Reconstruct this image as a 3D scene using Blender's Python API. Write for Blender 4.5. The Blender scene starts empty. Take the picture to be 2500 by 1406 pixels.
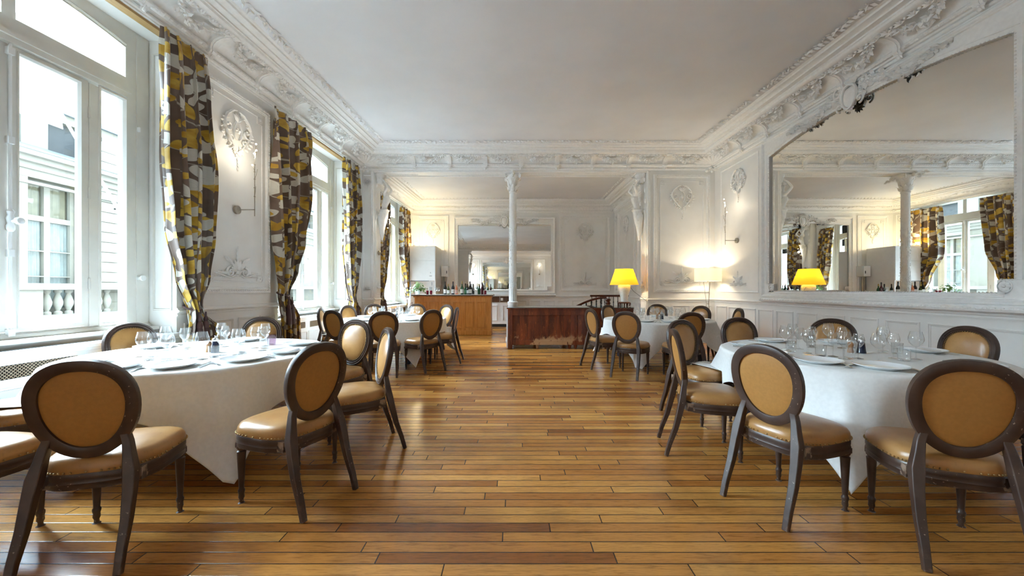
import bpy, math, random
from mathutils import Vector as V, Matrix as M
random.seed(7)
PI = math.pi
scene = bpy.context.scene
col = scene.collection
# ------------------------------------------------------------------ camera, sky, exposure
cam = bpy.data.objects.new('camera', bpy.data.cameras.new('camera'))
col.objects.link(cam)
cam.location = (0, 0, 1.30)
cam.rotation_euler = (PI / 2, 0, 0)
cam.data.sensor_width = 36
cam.data.lens = 36 * 950 / 2500
cam.data.shift_y = 2 / 2500
cam.data.clip_start = 0.02
scene.camera = cam
world = bpy.data.worlds.new('sky'); scene.world = world; world.use_nodes = True
wn = world.node_tree
bg = wn.nodes['Background']
SKY = 2.8
bg.inputs[0].default_value = (0.67, 0.845, 1.0, 1); bg.inputs[1].default_value = SKY
sun = bpy.data.objects.new('sun', bpy.data.lights.new('sun', 'SUN')); col.objects.link(sun)
sun.data.energy = 33; sun.data.angle = math.radians(65); sun.data.color = (.70, .865, 1.0)      # broad bright overcast sky above the house opposite
sun.rotation_euler = V((.74, -.10, -.66)).to_track_quat('-Z', 'Y').to_euler()
vs = scene.view_settings
vs.view_transform = 'Standard'; vs.look = 'None'; vs.gamma = 1; vs.use_curve_mapping = False
vs.exposure = 2.03
cy = scene.cycles
cy.use_denoising = True
cy.max_bounces = 12; cy.diffuse_bounces = 6; cy.glossy_bounces = 8; cy.transparent_max_bounces = 24; cy.transmission_bounces = 6
cy.sample_clamp_indirect = 8
cy.caustics_reflective = False; cy.caustics_refractive = False
# ------------------------------------------------------------------ helpers
def tag(o, label=None, cat=None, group=None, kind=None):
    if label: o['label'] = label
    if cat: o['category'] = cat
    if group: o['group'] = group
    if kind: o['kind'] = kind
    return o
def empty(name, mat=None, parent=None):
    o = bpy.data.objects.new(name, None); col.objects.link(o); o.empty_display_size = .1
    if mat is not None:
        o.matrix_world = mat if isinstance(mat, M) else M.Translation(mat)
    if parent: o.parent = parent
    return o
def dup(root, mw=None, parent=None):
    c = root.copy(); col.objects.link(c)
    if parent: c.parent = parent
    for ch in list(root.children): dup(ch, None, c)
    if mw is not None: c.matrix_world = mw
    return c
class MB:
    def __init__(s): s.v = []; s.f = []; s.uv = {}
    def vert(s, p): s.v.append(tuple(p)); return len(s.v) - 1
    def face(s, *i): s.f.append(i)
    def box(s, x0, x1, y0, y1, z0, z1, m=None):
        b = len(s.v)
        for z in (z0, z1):
            for p in ((x0, y0, z), (x1, y0, z), (x1, y1, z), (x0, y1, z)):
                s.v.append(tuple(m @ V(p)) if m else p)
        for q in ((0, 3, 2, 1), (4, 5, 6, 7), (0, 1, 5, 4), (1, 2, 6, 5), (2, 3, 7, 6), (3, 0, 4, 7)):
            s.f.append(tuple(b + i for i in q))
        return s
    def grid(s, fn, nu, nv, cu=False, cv=False, uv=None, flip=False):
        b = len(s.v); mu = nu if cu else nu + 1; mv = nv if cv else nv + 1
        for j in range(mv):
            for i in range(mu):
                p = fn(i / nu, j / nv); s.v.append(tuple(p))
                if uv: s.uv[len(s.v) - 1] = uv(i / nu, j / nv)
        for j in range(nv):
            for i in range(nu):
                i2 = (i + 1) % mu; j2 = (j + 1) % mv
                q = (b + j * mu + i, b + j * mu + i2, b + j2 * mu + i2, b + j2 * mu + i)
                s.f.append(q[::-1] if flip else q)
        return s
    def lathe(s, prof, n=24, c=(0, 0, 0), m=None, cap0=True, cap1=True, flute=0, fd=0.0):
        b = len(s.v); k = len(prof)
        for r, z in prof:
            for i in range(n):
                a = 2 * PI * i / n
                rr = r * (1 - fd * (abs(math.sin(a * flute / 2)) if flute else 0))
                p = V((rr * math.cos(a) + c[0], rr * math.sin(a) + c[1], z + c[2]))
                s.v.append(tuple(m @ p) if m else tuple(p))
        for j in range(k - 1):
            for i in range(n):
                i2 = (i + 1) % n
                s.f.append((b + j * n + i, b + j * n + i2, b + (j + 1) * n + i2, b + (j + 1) * n + i))
        if cap0: s.f.append(tuple(b + i for i in range(n))[::-1])
        if cap1: s.f.append(tuple(b + (k - 1) * n + i for i in range(n)))
        return s
    def tube(s, pts, r, n=8, cap=True, ry=None, up=None, closed=False):
        """r: number or list; ry gives a second radius for a flat section"""
        pts = [V(p) for p in pts]; k = len(pts); b = len(s.v); prev = None
        for j, p in enumerate(pts):
            if closed: t = pts[(j + 1) % k] - pts[j - 1]
            else: t = pts[min(j + 1, k - 1)] - pts[max(j - 1, 0)]
            t.normalize()
            u = V(up) if up else (prev if prev else V((0, 0, 1)) if abs(t.z) < .9 else V((1, 0, 0)))
            u = (u - t * u.dot(t)); u.normalize(); w = t.cross(u); prev = u
            a1 = r[j] if isinstance(r, (list, tuple)) else r
            a2 = (ry[j] if isinstance(ry, (list, tuple)) else ry) if ry is not None else a1
            for i in range(n):
                an = 2 * PI * (i + .5) / n
                s.v.append(tuple(p + u * (a1 * math.cos(an)) + w * (a2 * math.sin(an))))
        for j in range(k if closed else k - 1):
            j2 = (j + 1) % k
            for i in range(n):
                i2 = (i + 1) % n
                s.f.append((b + j * n + i, b + j * n + i2, b + j2 * n + i2, b + j2 * n + i))
        if cap and not closed:
            s.f.append(tuple(b + i for i in range(n))[::-1]); s.f.append(tuple(b + (k - 1) * n + i for i in range(n)))
        return s
    def ball(s, c, r, nu=8, nv=5, sc=(1, 1, 1)):
        c = V(c); b = len(s.v)
        s.v.append((c.x, c.y, c.z - r * sc[2]))
        for j in range(1, nv):
            ph = -PI / 2 + PI * j / nv
            for i in range(nu):
                a = 2 * PI * i / nu
                s.v.append((c.x + r * sc[0] * math.cos(ph) * math.cos(a), c.y + r * sc[1] * math.cos(ph) * math.sin(a), c.z + r * sc[2] * math.sin(ph)))
        s.v.append((c.x, c.y, c.z + r * sc[2])); e = len(s.v) - 1
        for i in range(nu):
            i2 = (i + 1) % nu
            s.f.append((b, b + 1 + i2, b + 1 + i)); s.f.append((e, e - nu + i, e - nu + i2))
            for j in range(nv - 2):
                q = b + 1 + j * nu
                s.f.append((q + i, q + i2, q + nu + i2, q + nu + i))
        return s
    def prism(s, poly, fn0, fn1):
        """poly: list of 2D points, fn0/fn1 map them to 3D end caps"""
        b = len(s.v); k = len(poly)
        for p in poly: s.v.append(tuple(fn0(*p)))
        for p in poly: s.v.append(tuple(fn1(*p)))
        for i in range(k):
            i2 = (i + 1) % k; s.f.append((b + i, b + i2, b + k + i2, b + k + i))
        s.f.append(tuple(b + i for i in range(k))[::-1]); s.f.append(tuple(b + k + i for i in range(k)))
        return s
    def add(s, o, m=None):
        b = len(s.v)
        for p in o.v: s.v.append(tuple(m @ V(p)) if m else p)
        for f in o.f: s.f.append(tuple(b + i for i in f))
        for i, q in o.uv.items(): s.uv[b + i] = q
        return s
    def mesh(s, name, smooth=40):
        me = bpy.data.meshes.new(name); me.from_pydata(s.v, [], s.f)
        if s.uv:
            l = me.uv_layers.new(name='UVMap')
            for p in me.polygons:
                for li in p.loop_indices: l.data[li].uv = s.uv.get(me.loops[li].vertex_index, (0, 0))
        if smooth:
            me.polygons.foreach_set('use_smooth', [True] * len(me.polygons))
            me.set_sharp_from_angle(angle=math.radians(smooth))
        me.update(); return me
    def build(s, name, mat, parent=None, mw=None, smooth=40, bevel=0, seg=2, recalc=False):
        me = s.mesh(name, smooth)
        if recalc:
            import bmesh
            bm = bmesh.new(); bm.from_mesh(me); bmesh.ops.recalc_face_normals(bm, faces=bm.faces); bm.to_mesh(me); bm.free()
        me.materials.append(mat)
        o = bpy.data.objects.new(name, me); col.objects.link(o)
        if mw is not None: o.matrix_world = mw if isinstance(mw, M) else M.Translation(mw)
        if parent: o.parent = parent
        if bevel:
            md = o.modifiers.new('bevel', 'BEVEL'); md.width = bevel; md.segments = seg; md.limit_method = 'ANGLE'; md.angle_limit = math.radians(50)
            md.harden_normals = False
        return o
def struct(o): o['kind'] = 'structure'; return o
# ------------------------------------------------------------------ materials
class NT:
    def __init__(s, name):
        s.m = bpy.data.materials.new(name); s.m.use_nodes = True; s.t = s.m.node_tree
        s.p = s.t.nodes['Principled BSDF']; s.out = s.t.nodes['Material Output']
    def n(s, typ, **k):
        x = s.t.nodes.new(typ)
        for a, b in k.items():
            if a.startswith('i_'):
                key = a[2:]; x.inputs[int(key) if key.isdigit() else key.replace('_', ' ')].default_value = b
            else: setattr(x, a, b)
        return x
    def l(s, a, b): s.t.links.new(a, b)
    def math(s, op, a, b=None, c=None, clamp=False):
        x = s.n('ShaderNodeMath', operation=op, use_clamp=clamp)
        for i, q in enumerate((a, b, c)):
            if q is None: continue
            if isinstance(q, (int, float)): x.inputs[i].default_value = q
            else: s.l(q, x.inputs[i])
        return x.outputs[0]
    def mix(s, fac, a, b, blend='MIX'):
        x = s.n('ShaderNodeMix', data_type='RGBA', blend_type=blend)
        for i, q in ((0, fac), (6, a), (7, b)):
            if isinstance(q, (int, float)): x.inputs[i].default_value = q
            elif isinstance(q, tuple): x.inputs[i].default_value = (*q, 1) if len(q) == 3 else q
            else: s.l(q, x.inputs[i])
        return x.outputs[2]
    def step(s, val, lo, hi):
        x = s.n('ShaderNodeMapRange', interpolation_type='SMOOTHSTEP'); s.l(val, x.inputs[0])
        x.inputs[1].default_value = lo; x.inputs[2].default_value = hi
        return x.outputs[0]
    def coord(s, which='Object'): return s.n('ShaderNodeTexCoord').outputs[which]
    def mapping(s, vec, scale=(1, 1, 1), rot=(0, 0, 0), loc=(0, 0, 0)):
        x = s.n('ShaderNodeMapping'); s.l(vec, x.inputs[0]); x.inputs[1].default_value = loc; x.inputs[2].default_value = rot; x.inputs[3].default_value = scale
        return x.outputs[0]
    def noise(s, vec, scale, detail=3, rough=.5, dist=0):
        x = s.n('ShaderNodeTexNoise'); s.l(vec, x.inputs['Vector']); x.inputs['Scale'].default_value = scale
        x.inputs['Detail'].default_value = detail; x.inputs['Roughness'].default_value = rough; x.inputs['Distortion'].default_value = dist
        return x.outputs[0]
    def bump(s, h, strength=.3, dist=.01):
        x = s.n('ShaderNodeBump'); x.inputs['Strength'].default_value = strength; x.inputs['Distance'].default_value = dist
        s.l(h, x.inputs['Height']); s.l(x.outputs[0], s.p.inputs['Normal'])
    def base(s, c):
        if isinstance(c, tuple): s.p.inputs['Base Color'].default_value = (*c, 1)
        else: s.l(c, s.p.inputs['Base Color'])
    def set(s, **k):
        for a, b in k.items():
            i = s.p.inputs[a.replace('_', ' ')]
            if isinstance(b, (int, float)): i.default_value = b
            elif isinstance(b, tuple): i.default_value = (*b, 1) if len(b) == 3 else b
            else: s.l(b, i)
        return s
def simple(name, c, rough=.5, metal=0, var=.06, scale=8, bump=0, bscale=60, **k):
    t = NT(name); co = t.coord()
    nz = t.noise(co, scale, 4)
    t.base(t.mix(t.step(nz, .3, .7), tuple(x * (1 - var) for x in c), tuple(min(1, x * (1 + var)) for x in c)))
    t.set(Roughness=rough, Metallic=metal, **k)
    if bump: t.bump(t.noise(co, bscale, 3), bump, .004)
    return t.m
def wood(name, c1, c2, rough=.4, axis=0, scale=3, gl=0):
    t = NT(name); sc = [14, 14, 14]; sc[axis] = 1
    v = t.mapping(t.coord(), tuple(x * scale for x in sc))
    g = t.noise(v, 1, 5, .6, .6)
    t.base(t.mix(t.step(g, .3, .72), c1, c2)); t.set(Roughness=rough, Coat_Weight=gl, Coat_Roughness=.15)
    t.bump(g, .08, .003); return t.m
def thinglass(name, tint=(1, 1, 1), ior=1.45, rough=0.0, boost=1.0):
    t = NT(name); tr = t.n('ShaderNodeBsdfTransparent'); tr.inputs[0].default_value = (*tint, 1)
    gl = t.n('ShaderNodeBsdfGlossy'); gl.inputs['Roughness'].default_value = rough
    lw_ = t.n('ShaderNodeLayerWeight'); lw_.inputs[0].default_value = .5
    r0 = ((ior - 1) / (ior + 1)) ** 2
    fr = t.math('ADD', r0, t.math('MULTIPLY', t.math('POWER', lw_.outputs['Facing'], 5), .75 * (1 - r0)))
    mx = t.n('ShaderNodeMixShader'); t.l(t.math('MULTIPLY', fr, boost, clamp=True), mx.inputs[0]); t.l(tr.outputs[0], mx.inputs[1]); t.l(gl.outputs[0], mx.inputs[2])
    t.l(mx.outputs[0], t.out.inputs[0]); return t.m
def emit(name, c, s):
    t = NT(name); e = t.n('ShaderNodeEmission'); e.inputs[0].default_value = (*c, 1); e.inputs[1].default_value = s
    t.l(e.outputs[0], t.out.inputs[0]); return t.m
MAT = {}
MAT['wall'] = simple('white_wall_paint', (.83, .83, .81), .45, var=.025, scale=3, bump=.04, bscale=30)
MAT['stucco'] = simple('white_stucco', (.86, .86, .845), .5, var=.03, scale=20, bump=.08, bscale=80)
MAT['ceiling'] = simple('ceiling_paint', (.78, .785, .80), .75, var=.03, scale=1.2)
MAT['winwood'] = simple('window_paint', (.68, .665, .62), .35, var=.04, scale=5)
MAT['white'] = simple('white_lacquer', (.78, .79, .79), .3, var=.02)
MAT['oldstone'] = simple('old_stone', (.22, .21, .185), .85)
MAT['pane'] = thinglass('window_glass', (.93, .96, .97))
MAT['glass'] = thinglass('drinking_glass', (.985, .99, .99), 1.5, .0, 2.3)
MAT['chair_wood'] = None
MAT['porcelain'] = simple('porcelain', (.80, .82, .83), .12, var=.01)
MAT['linen'] = simple('white_linen', (.80, .80, .78), .75, var=.03, scale=40, bump=.12, bscale=500)
MAT['steel'] = simple('steel', (.62, .62, .62), .22, 1)
MAT['nickel'] = simple('brushed_nickel', (.42, .39, .33), .35, 1)
MAT['brass'] = simple('antique_brass', (.40, .27, .12), .35, 1)
MAT['navy'] = simple('navy_lacquer', (.008, .012, .035), .2)
MAT['millwood'] = wood('mill_wood', (.30, .14, .06), (.45, .24, .11), .4, 2)
MAT['black'] = simple('black_paint', (.012, .012, .014), .4)
MAT['tableleg'] = simple('dark_table_leg', (.006, .007, .02), .35)
MAT['mirror'] = NT('mirror_silver').set(Metallic=1.0, Roughness=.005, Base_Color=(.86, .87, .85)).m
def floor_mat():
    t = NT('oak_strip_floor'); co = t.coord(); sp = t.n('ShaderNodeSeparateXYZ'); t.l(co, sp.inputs[0])
    W = .080; L = 1.15
    ry = t.math('DIVIDE', sp.outputs[1], W); row = t.math('FLOOR', ry); fy = t.math('FRACT', ry)
    wn_ = t.n('ShaderNodeTexWhiteNoise', noise_dimensions='1D'); t.l(row, wn_.inputs['W'])
    rx = t.math('DIVIDE', t.math('ADD', sp.outputs[0], t.math('MULTIPLY', wn_.outputs[0], 7.3)), L)
    cx = t.math('FLOOR', rx); fx = t.math('FRACT', rx)
    cb = t.n('ShaderNodeCombineXYZ'); t.l(row, cb.inputs[0]); t.l(cx, cb.inputs[1])
    w2 = t.n('ShaderNodeTexWhiteNoise', noise_dimensions='2D'); t.l(cb.outputs[0], w2.inputs['Vector'])
    cr = t.n('ShaderNodeValToRGB'); t.l(w2.outputs[0], cr.inputs[0]); e = cr.color_ramp.elements
    e[0].position = 0; e[0].color = (.27, .088, .018, 1); e[1].position = 1; e[1].color = (.70, .345, .085, 1)
    for p, c in ((.2, (.42, .155, .032)), (.45, (.53, .22, .048)), (.75, (.61, .275, .064))):
        x = e.new(p); x.color = (*c, 1)
    off = t.n('ShaderNodeVectorMath', operation='ADD'); t.l(co, off.inputs[0])
    sc = t.n('ShaderNodeVectorMath', operation='SCALE'); t.l(w2.outputs[1], sc.inputs[0]); sc.inputs[3].default_value = 9; t.l(sc.outputs[0], off.inputs[1])
    g = t.noise(t.mapping(off.outputs[0], (5, 60, 1)), 1, 5, .65, 1.2)
    fine = t.noise(t.mapping(off.outputs[0], (18, 260, 1)), 1, 3, .6)
    c = t.mix(t.step(g, .3, .75), cr.outputs[0], (.42, .40, .36), 'MULTIPLY')
    c = t.mix(t.math('MULTIPLY', t.step(g, .35, .75), .75), cr.outputs[0], c)
    c = t.mix(t.math('MULTIPLY', t.step(fine, .5, .72), .35), c, (.055, .022, .008))
    stain = t.noise(co, 1.3, 3, .55)
    c = t.mix(t.math('MULTIPLY', t.step(stain, .5, .7), .35), c, (.09, .034, .012))
    ey = t.math('MINIMUM', fy, t.math('SUBTRACT', 1.0, fy)); ex = t.math('MULTIPLY', t.math('MINIMUM', fx, t.math('SUBTRACT', 1.0, fx)), L / W)
    gap = t.math('MINIMUM', ey, ex); gm = t.math('SUBTRACT', 1.0, t.step(gap, .018, .055))
    c = t.mix(gm, c, (.018, .008, .004))
    t.base(c)
    t.set(Roughness=t.math('ADD', .13, t.math('MULTIPLY', g, .20)), Specular_IOR_Level=.5)
    h = t.math('SUBTRACT', t.math('MULTIPLY', g, .15), gm); h = t.math('ADD', h, t.math('MULTIPLY', t.math('POWER', t.math('SUBTRACT', fy, .5), 2), -.9))
    t.bump(h, .35, .002)
    return t.m
MAT['floor'] = floor_mat()
def curtain_mat():
    t = NT('floral_curtain_fabric'); uv = t.coord('UV')
    nz = t.n('ShaderNodeTexNoise'); t.l(uv, nz.inputs['Vector']); nz.inputs['Scale'].default_value = 6
    dv = t.n('ShaderNodeVectorMath', operation='SCALE'); t.l(nz.outputs[1], dv.inputs[0]); dv.inputs[3].default_value = .06
    av = t.n('ShaderNodeVectorMath', operation='ADD'); t.l(uv, av.inputs[0]); t.l(dv.outputs[0], av.inputs[1])
    P = av.outputs[0]
    c = t.mix(t.step(t.noise(P, 2.2), .4, .6), (.105, .066, .044), (.165, .110, .082))
    def layer(c, rot, scale, thr, sel, keep):
        vo = t.n('ShaderNodeTexVoronoi', voronoi_dimensions='2D', feature='F1'); t.l(t.mapping(t.mapping(P, (1, 1, 1), (0, 0, rot)), scale), vo.inputs['Vector']); vo.inputs['Scale'].default_value = 1; vo.inputs['Randomness'].default_value = .62
        m = t.math('SUBTRACT', 1.0, t.step(vo.outputs['Distance'], thr, thr + .02))
        s3 = t.n('ShaderNodeSeparateColor'); t.l(vo.outputs['Color'], s3.inputs[0])
        yl = t.mix(t.step(t.noise(P, 7), .35, .65), (.42, .235, .010), (.66, .44, .06))
        k = t.mix(t.math('GREATER_THAN', s3.outputs[0], sel), yl, (.60, .58, .51))
        m = t.math('MULTIPLY', m, t.math('LESS_THAN', s3.outputs[1], keep))
        vein = t.math('SUBTRACT', 1.0, t.step(t.math('ABSOLUTE', t.math('SUBTRACT', vo.outputs['Distance'], thr * .6)), .0, .014))
        k = t.mix(t.math('MULTIPLY', vein, .15), k, (.10, .06, .03))
        return t.mix(m, c, k)
    wv = t.n('ShaderNodeTexWave', wave_type='BANDS', bands_direction='DIAGONAL'); t.l(P, wv.inputs[0]); wv.inputs['Scale'].default_value = .8; wv.inputs['Distortion'].default_value = 7; wv.inputs['Detail'].default_value = 1; wv.inputs['Detail Scale'].default_value = 1.2
    vine = t.math('SUBTRACT', 1.0, t.step(t.math('ABSOLUTE', t.math('SUBTRACT', wv.outputs[1], .5)), .015, .045))
    c = t.mix(t.math('MULTIPLY', vine, .85), c, (.50, .47, .40))
    c = layer(c, 1.05, (3.3, 6.6, 1), .33, .62, .75)
    c = layer(c, -1.0, (3.8, 7.4, 1), .31, .40, .65)
    c = layer(c, .2, (6.0, 7.0, 1), .25, .75, .5)
    t.base(c); t.set(Roughness=.55, Sheen_Weight=.25)
    t.bump(t.noise(uv, 250, 2), .08, .002)
    return t.m
MAT['curtain'] = curtain_mat()
MAT['tassel'] = simple('plum_tassel', (.075, .035, .035), .6, bump=.4, bscale=200)
MAT['board'] = wood('curtain_board', (.36, .22, .08), (.48, .31, .13), .5, 1)
def chairwood():
    t = NT('dark_painted_chair_wood'); co = t.coord()
    c = t.mix(t.step(t.noise(co, 9, 3), .3, .7), (.040, .020, .014), (.070, .042, .031))
    ge = t.n('ShaderNodeNewGeometry')
    edge = t.step(ge.outputs['Pointiness'], .54, .60)
    chips = t.math('MULTIPLY', t.step(t.noise(co, 75, 3, .6), .655, .675), .9)
    worn = t.math('MULTIPLY', edge, t.step(t.noise(co, 22, 3), .48, .6))
    c = t.mix(t.math('MULTIPLY', worn, .8), c, (.36, .26, .19))
    c = t.mix(t.math('MULTIPLY', chips, t.step(t.noise(co, 5), .52, .6)), c, (.42, .33, .25))
    t.base(c); t.set(Roughness=.38); return t.m
MAT['chair_wood'] = chairwood()
def leather():
    t = NT('tan_leather'); co = t.coord()
    c = t.mix(t.step(t.noise(co, 6, 4), .3, .7), (.36, .175, .052), (.44, .235, .080))
    c = t.mix(t.math('MULTIPLY', t.step(t.noise(co, 60, 2), .6, .75), .25), c, (.20, .10, .035))
    t.base(c); t.set(Roughness=.3, Specular_IOR_Level=.5); t.bump(t.noise(co, 140, 3), .06, .002); return t.m
MAT['leather'] = leather()
MAT['backcloth'] = simple('tan_back_cloth', (.41, .195, .045), .6, var=.05, scale=60, bump=.12, bscale=300)
# ------------------------------------------------------------------ the room's frames: local x = out of the wall, y = along it, z = up
SL = .045; XL0 = -4.05
def xl(Y): return XL0 + SL * Y
XR = 4.9; YF = 9.4; YB = 9.88; YA = 13.5; XA = 3.56; YN = -2.25; YN2 = -2.75; YR = -6.4
ZC = 4.57; ZA = 4.32; ZS = 4.15
def frame(x, y, r): return M.Translation((x, y, 0)) @ M.Rotation(r, 4, 'Z')
FL = frame(XL0, 0, -math.atan(SL))
FR = frame(XR, 0, PI)
FF = frame(0, YF, -PI / 2)
FBK = frame(0, YB, PI / 2)
FA = frame(0, YA, -PI / 2)
FAR = frame(XA, 0, PI)
FN = frame(0, YN, PI / 2)
FRE = frame(0, YR, PI / 2)
WC = (3.26, 7.48, 11.70); WH = 1.21
# floor, ceilings, street
o = struct(MB().box(-4.7, 5.2, YR - .2, YA + .2, -.12, 0).build('floor', MAT['floor'], smooth=0))
o = struct(MB().box(-4.8, 5.2, YN2, YB, ZC, ZC + .15).build('ceiling', MAT['ceiling'], smooth=0))
o = struct(MB().box(-4.8, 4.9, YB - .01, YA + .2, ZA, ZA + .15).build('ceiling_alcove', MAT['ceiling'], smooth=0))
o = struct(MB().box(-4.8, 4.9, YR - .2, YN2 + .01, ZA, ZA + .15).build('ceiling_rear', MAT['ceiling'], smooth=0))
# walls
def left_wall():
    m = MB(); T = .55
    edges = [YR - .2, -5.81, -3.39] + [w + s * WH for w in WC for s in (-1, 1)] + [YA + .2]
    for i in range(0, len(edges), 2): m.box(-T, 0, edges[i], edges[i + 1], 0, ZS)
    m.box(-T, 0, YR - .2, YA + .2, ZS, 4.75)
    for i in range(1, len(edges) - 1, 2): m.box(-T, -.30, edges[i], edges[i + 1], 0, .84)
    return m
wall_left = struct(left_wall().build('wall_left', MAT['wall'], mw=FL, smooth=0))
m = MB(); ed_ = [YR - .2, -5.81, -3.39] + [w + s * WH for w in WC for s in (-1, 1)] + [26]
for i in range(0, len(ed_), 2): m.box(-.60, -.551, ed_[i], ed_[i + 1], -4.5, ZS)
m.box(-.60, -.551, YR - .2, 26, ZS, 4.75); m.box(-.60, -.551, YR - .2, 26, -4.5, .84)
struct(m.build('wall_outer_left', MAT['oldstone'], mw=FL, smooth=0))  # dark outer skin added to cut light bounced onto the house opposite
wall_right = struct(MB().box(-.2, 0, -YF, -YN, 0, 4.75).build('wall_right', MAT['wall'], mw=FR, smooth=0))
OL, OR = -3.34, 3.27
def beam_wall(th):
    m = MB(); m.box(-th, 0, -3.75, OL, 0, 4.75); m.box(-th, 0, OR, 4.95, 0, 4.75); m.box(-th, 0, OL - .05, OR + .05, ZS, 4.75); return m
wall_far = struct(beam_wall(YB - YF).build('wall_far', MAT['wall'], mw=FF, smooth=0))
m = MB(); m.box(-.5, 0, -4.95, -OR, 0, 4.75); m.box(-.5, 0, 3.3, 4.35, 0, 4.75); m.box(-.5, 0, -OR - .05, 3.35, ZS, 4.75)
wall_near = struct(m.build('wall_near', MAT['wall'], mw=FN, smooth=0))
wall_alcove = struct(MB().box(-.2, 0, -3.9, 3.8, 0, 4.75).build('wall_alcove_back', MAT['wall'], mw=FA, smooth=0))
wall_alcove_right = struct(MB().box(-.2, 0, -YA, -YB, 0, 4.75).build('wall_alcove_right', MAT['wall'], mw=FAR, smooth=0))
wall_rear = struct(MB().box(-.2, 0, -3.8, 4.6, 0, 4.75).build('wall_rear', MAT['wall'], mw=FRE, smooth=0))
wall_rear_right = struct(MB().box(-.2, 0, -YN2, -YR, 0, 4.75).build('wall_rear_right', MAT['wall'], mw=FAR, smooth=0))
struct(MB().box(-.55, -.05, YR - .2, 26, 4.75, 11).build('wall_upper_storeys', MAT['oldstone'], mw=FL, smooth=0))  # unseen storeys above, added to keep sky light off the house opposite
# ------------------------------------------------------------------ mouldings: cornices swept round each room
def ring_pts(poly, n):
    k = len(poly); out = []
    for i in range(k):
        p0, p1, p2 = V(poly[i - 1]), V(poly[i]), V(poly[(i + 1) % k])
        d1 = (p1 - p0).normalized(); d2 = (p2 - p1).normalized()
        n1 = V((-d1.y, d1.x)); n2 = V((-d2.y, d2.x))
        b = (n1 + n2); b = b / (b.dot(n1)) if b.dot(n1) else n1
        out.append(p1 + b * n)
    return out
def sweep_ring(mb, poly, prof, skip=()):
    b = len(mb.v); k = len(poly)
    for n, z in prof:
        for p in ring_pts(poly, n): mb.v.append((p.x, p.y, z))
    for j in range(len(prof) - 1):
        for i in range(k):
            if i in skip: continue
            i2 = (i + 1) % k
            mb.f.append((b + j * k + i, b + (j + 1) * k + i, b + (j + 1) * k + i2, b + j * k + i2))
POLY = [(xl(YN), YN), (XR, YN), (XR, YF), (xl(YF), YF)]
POLYA = [(xl(YB), YB), (XA, YB), (XA, YA), (xl(YA), YA)]
POLYR = [(xl(YR), YR), (XA, YR), (XA, YN2), (xl(YN2), YN2)]
PROF = [(0, ZS), (.03, ZS), (.03, 4.165), (.05, 4.175), (.055, 4.195), (.035, 4.20), (.035, 4.215), (.06, 4.222), (.072, 4.24), (.10, 4.243), (.115, 4.26), (.115, 4.28),
        (.10, 4.295), (.095, 4.305), (.11, 4.335), (.15, 4.375), (.21, 4.405), (.28, 4.42), (.33, 4.425), (.35, 4.415), (.385, 4.405),
        (.43, 4.41), (.465, 4.435), (.475, 4.46), (.487, 4.465), (.487, 4.487), (.56, 4.495), (.565, 4.515), (.60, 4.53), (.64, 4.535), (.65, 4.555), (.68, ZC), (.70, ZC + .02)]
mb = MB(); sweep_ring(mb, POLY, PROF); cornice = struct(mb.build('trim_1', MAT['stucco'], smooth=30))
PROFA = [(0, 3.93), (.02, 3.935), (.025, 3.96), (.05, 3.97), (.06, 4.0), (.045, 4.015), (.05, 4.04), (.075, 4.08), (.12, 4.12), (.17, 4.14), (.19, 4.135), (.23, 4.14), (.25, 4.16), (.26, 4.18),
         (.34, 4.19), (.345, 4.215), (.40, 4.225), (.405, 4.25), (.44, 4.275), (.445, ZA), (.46, ZA + .02)]
mb = MB(); sweep_ring(mb, POLYA, PROFA, (0,)); cornice_a = struct(mb.build('trim_2', MAT['stucco'], smooth=30))
mb = MB(); sweep_ring(mb, POLYR, PROFA, (2,)); cornice_r = struct(mb.build('trim_3', MAT['stucco'], smooth=30))
# a moulding run along a wall (local y from a0 to a1)
def run(mb, prof, a0, a1):
    b = len(mb.v); k = len(prof)
    for a in (a0, a1):
        for n, z in prof: mb.v.append((n, a, z))
    for i in range(k - 1): mb.f.append((b + i, b + k + i, b + k + i + 1, b + i + 1))
    mb.f.append(tuple(b + i for i in range(k))); mb.f.append(tuple(b + k + i for i in range(k))[::-1])
RAIL = [(0, .985), (.012, .985), (.016, 1.0), (.008, 1.005), (.008, 1.02), (.03, 1.03), (.036, 1.045), (.03, 1.055), (.018, 1.06), (.014, 1.075), (0, 1.08)]
BASE = [(0, 0), (.022, 0), (.022, .13), (.016, .145), (.016, .16), (.008, .17), (0, .175)]
# a rectangular frame of moulding on a wall; prof = [(inset, height)]
def pframe(mb, a0, a1, z0, z1, prof):
    b = len(mb.v)
    for d, h in prof:
        for a, z in ((a0 + d, z0 + d), (a1 - d, z0 + d), (a1 - d, z1 - d), (a0 + d, z1 - d)): mb.v.append((h, a, z))
    for j in range(len(prof) - 1):
        for i in range(4):
            i2 = (i + 1) % 4
            mb.f.append((b + j * 4 + i, b + j * 4 + i2, b + (j + 1) * 4 + i2, b + (j + 1) * 4 + i))
def notched(mb, a0, a1, z0, z1, r, w=.018, h=.012):
    """thin moulding with square notched corners"""
    out = [(a0 + r, z0), (a1 - r, z0), (a1 - r, z0 + r), (a1, z0 + r), (a1, z1 - r), (a1 - r, z1 - r), (a1 - r, z1), (a0 + r, z1), (a0 + r, z1 - r), (a0, z1 - r), (a0, z0 + r), (a0 + r, z0 + r)]
    k = len(out); pr = [(0, 0.0005), (.004, h), (w - .004, h), (w, .0005)]; b = len(mb.v)
    for d, hh in pr:
        for p in ring_pts(out, d): mb.v.append((hh, p.x, p.y))
    for j in range(len(pr) - 1):
        for i in range(k):
            i2 = (i + 1) % k
            mb.f.append((b + j * k + i, b + j * k + i2, b + (j + 1) * k + i2, b + (j + 1) * k + i))
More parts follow.
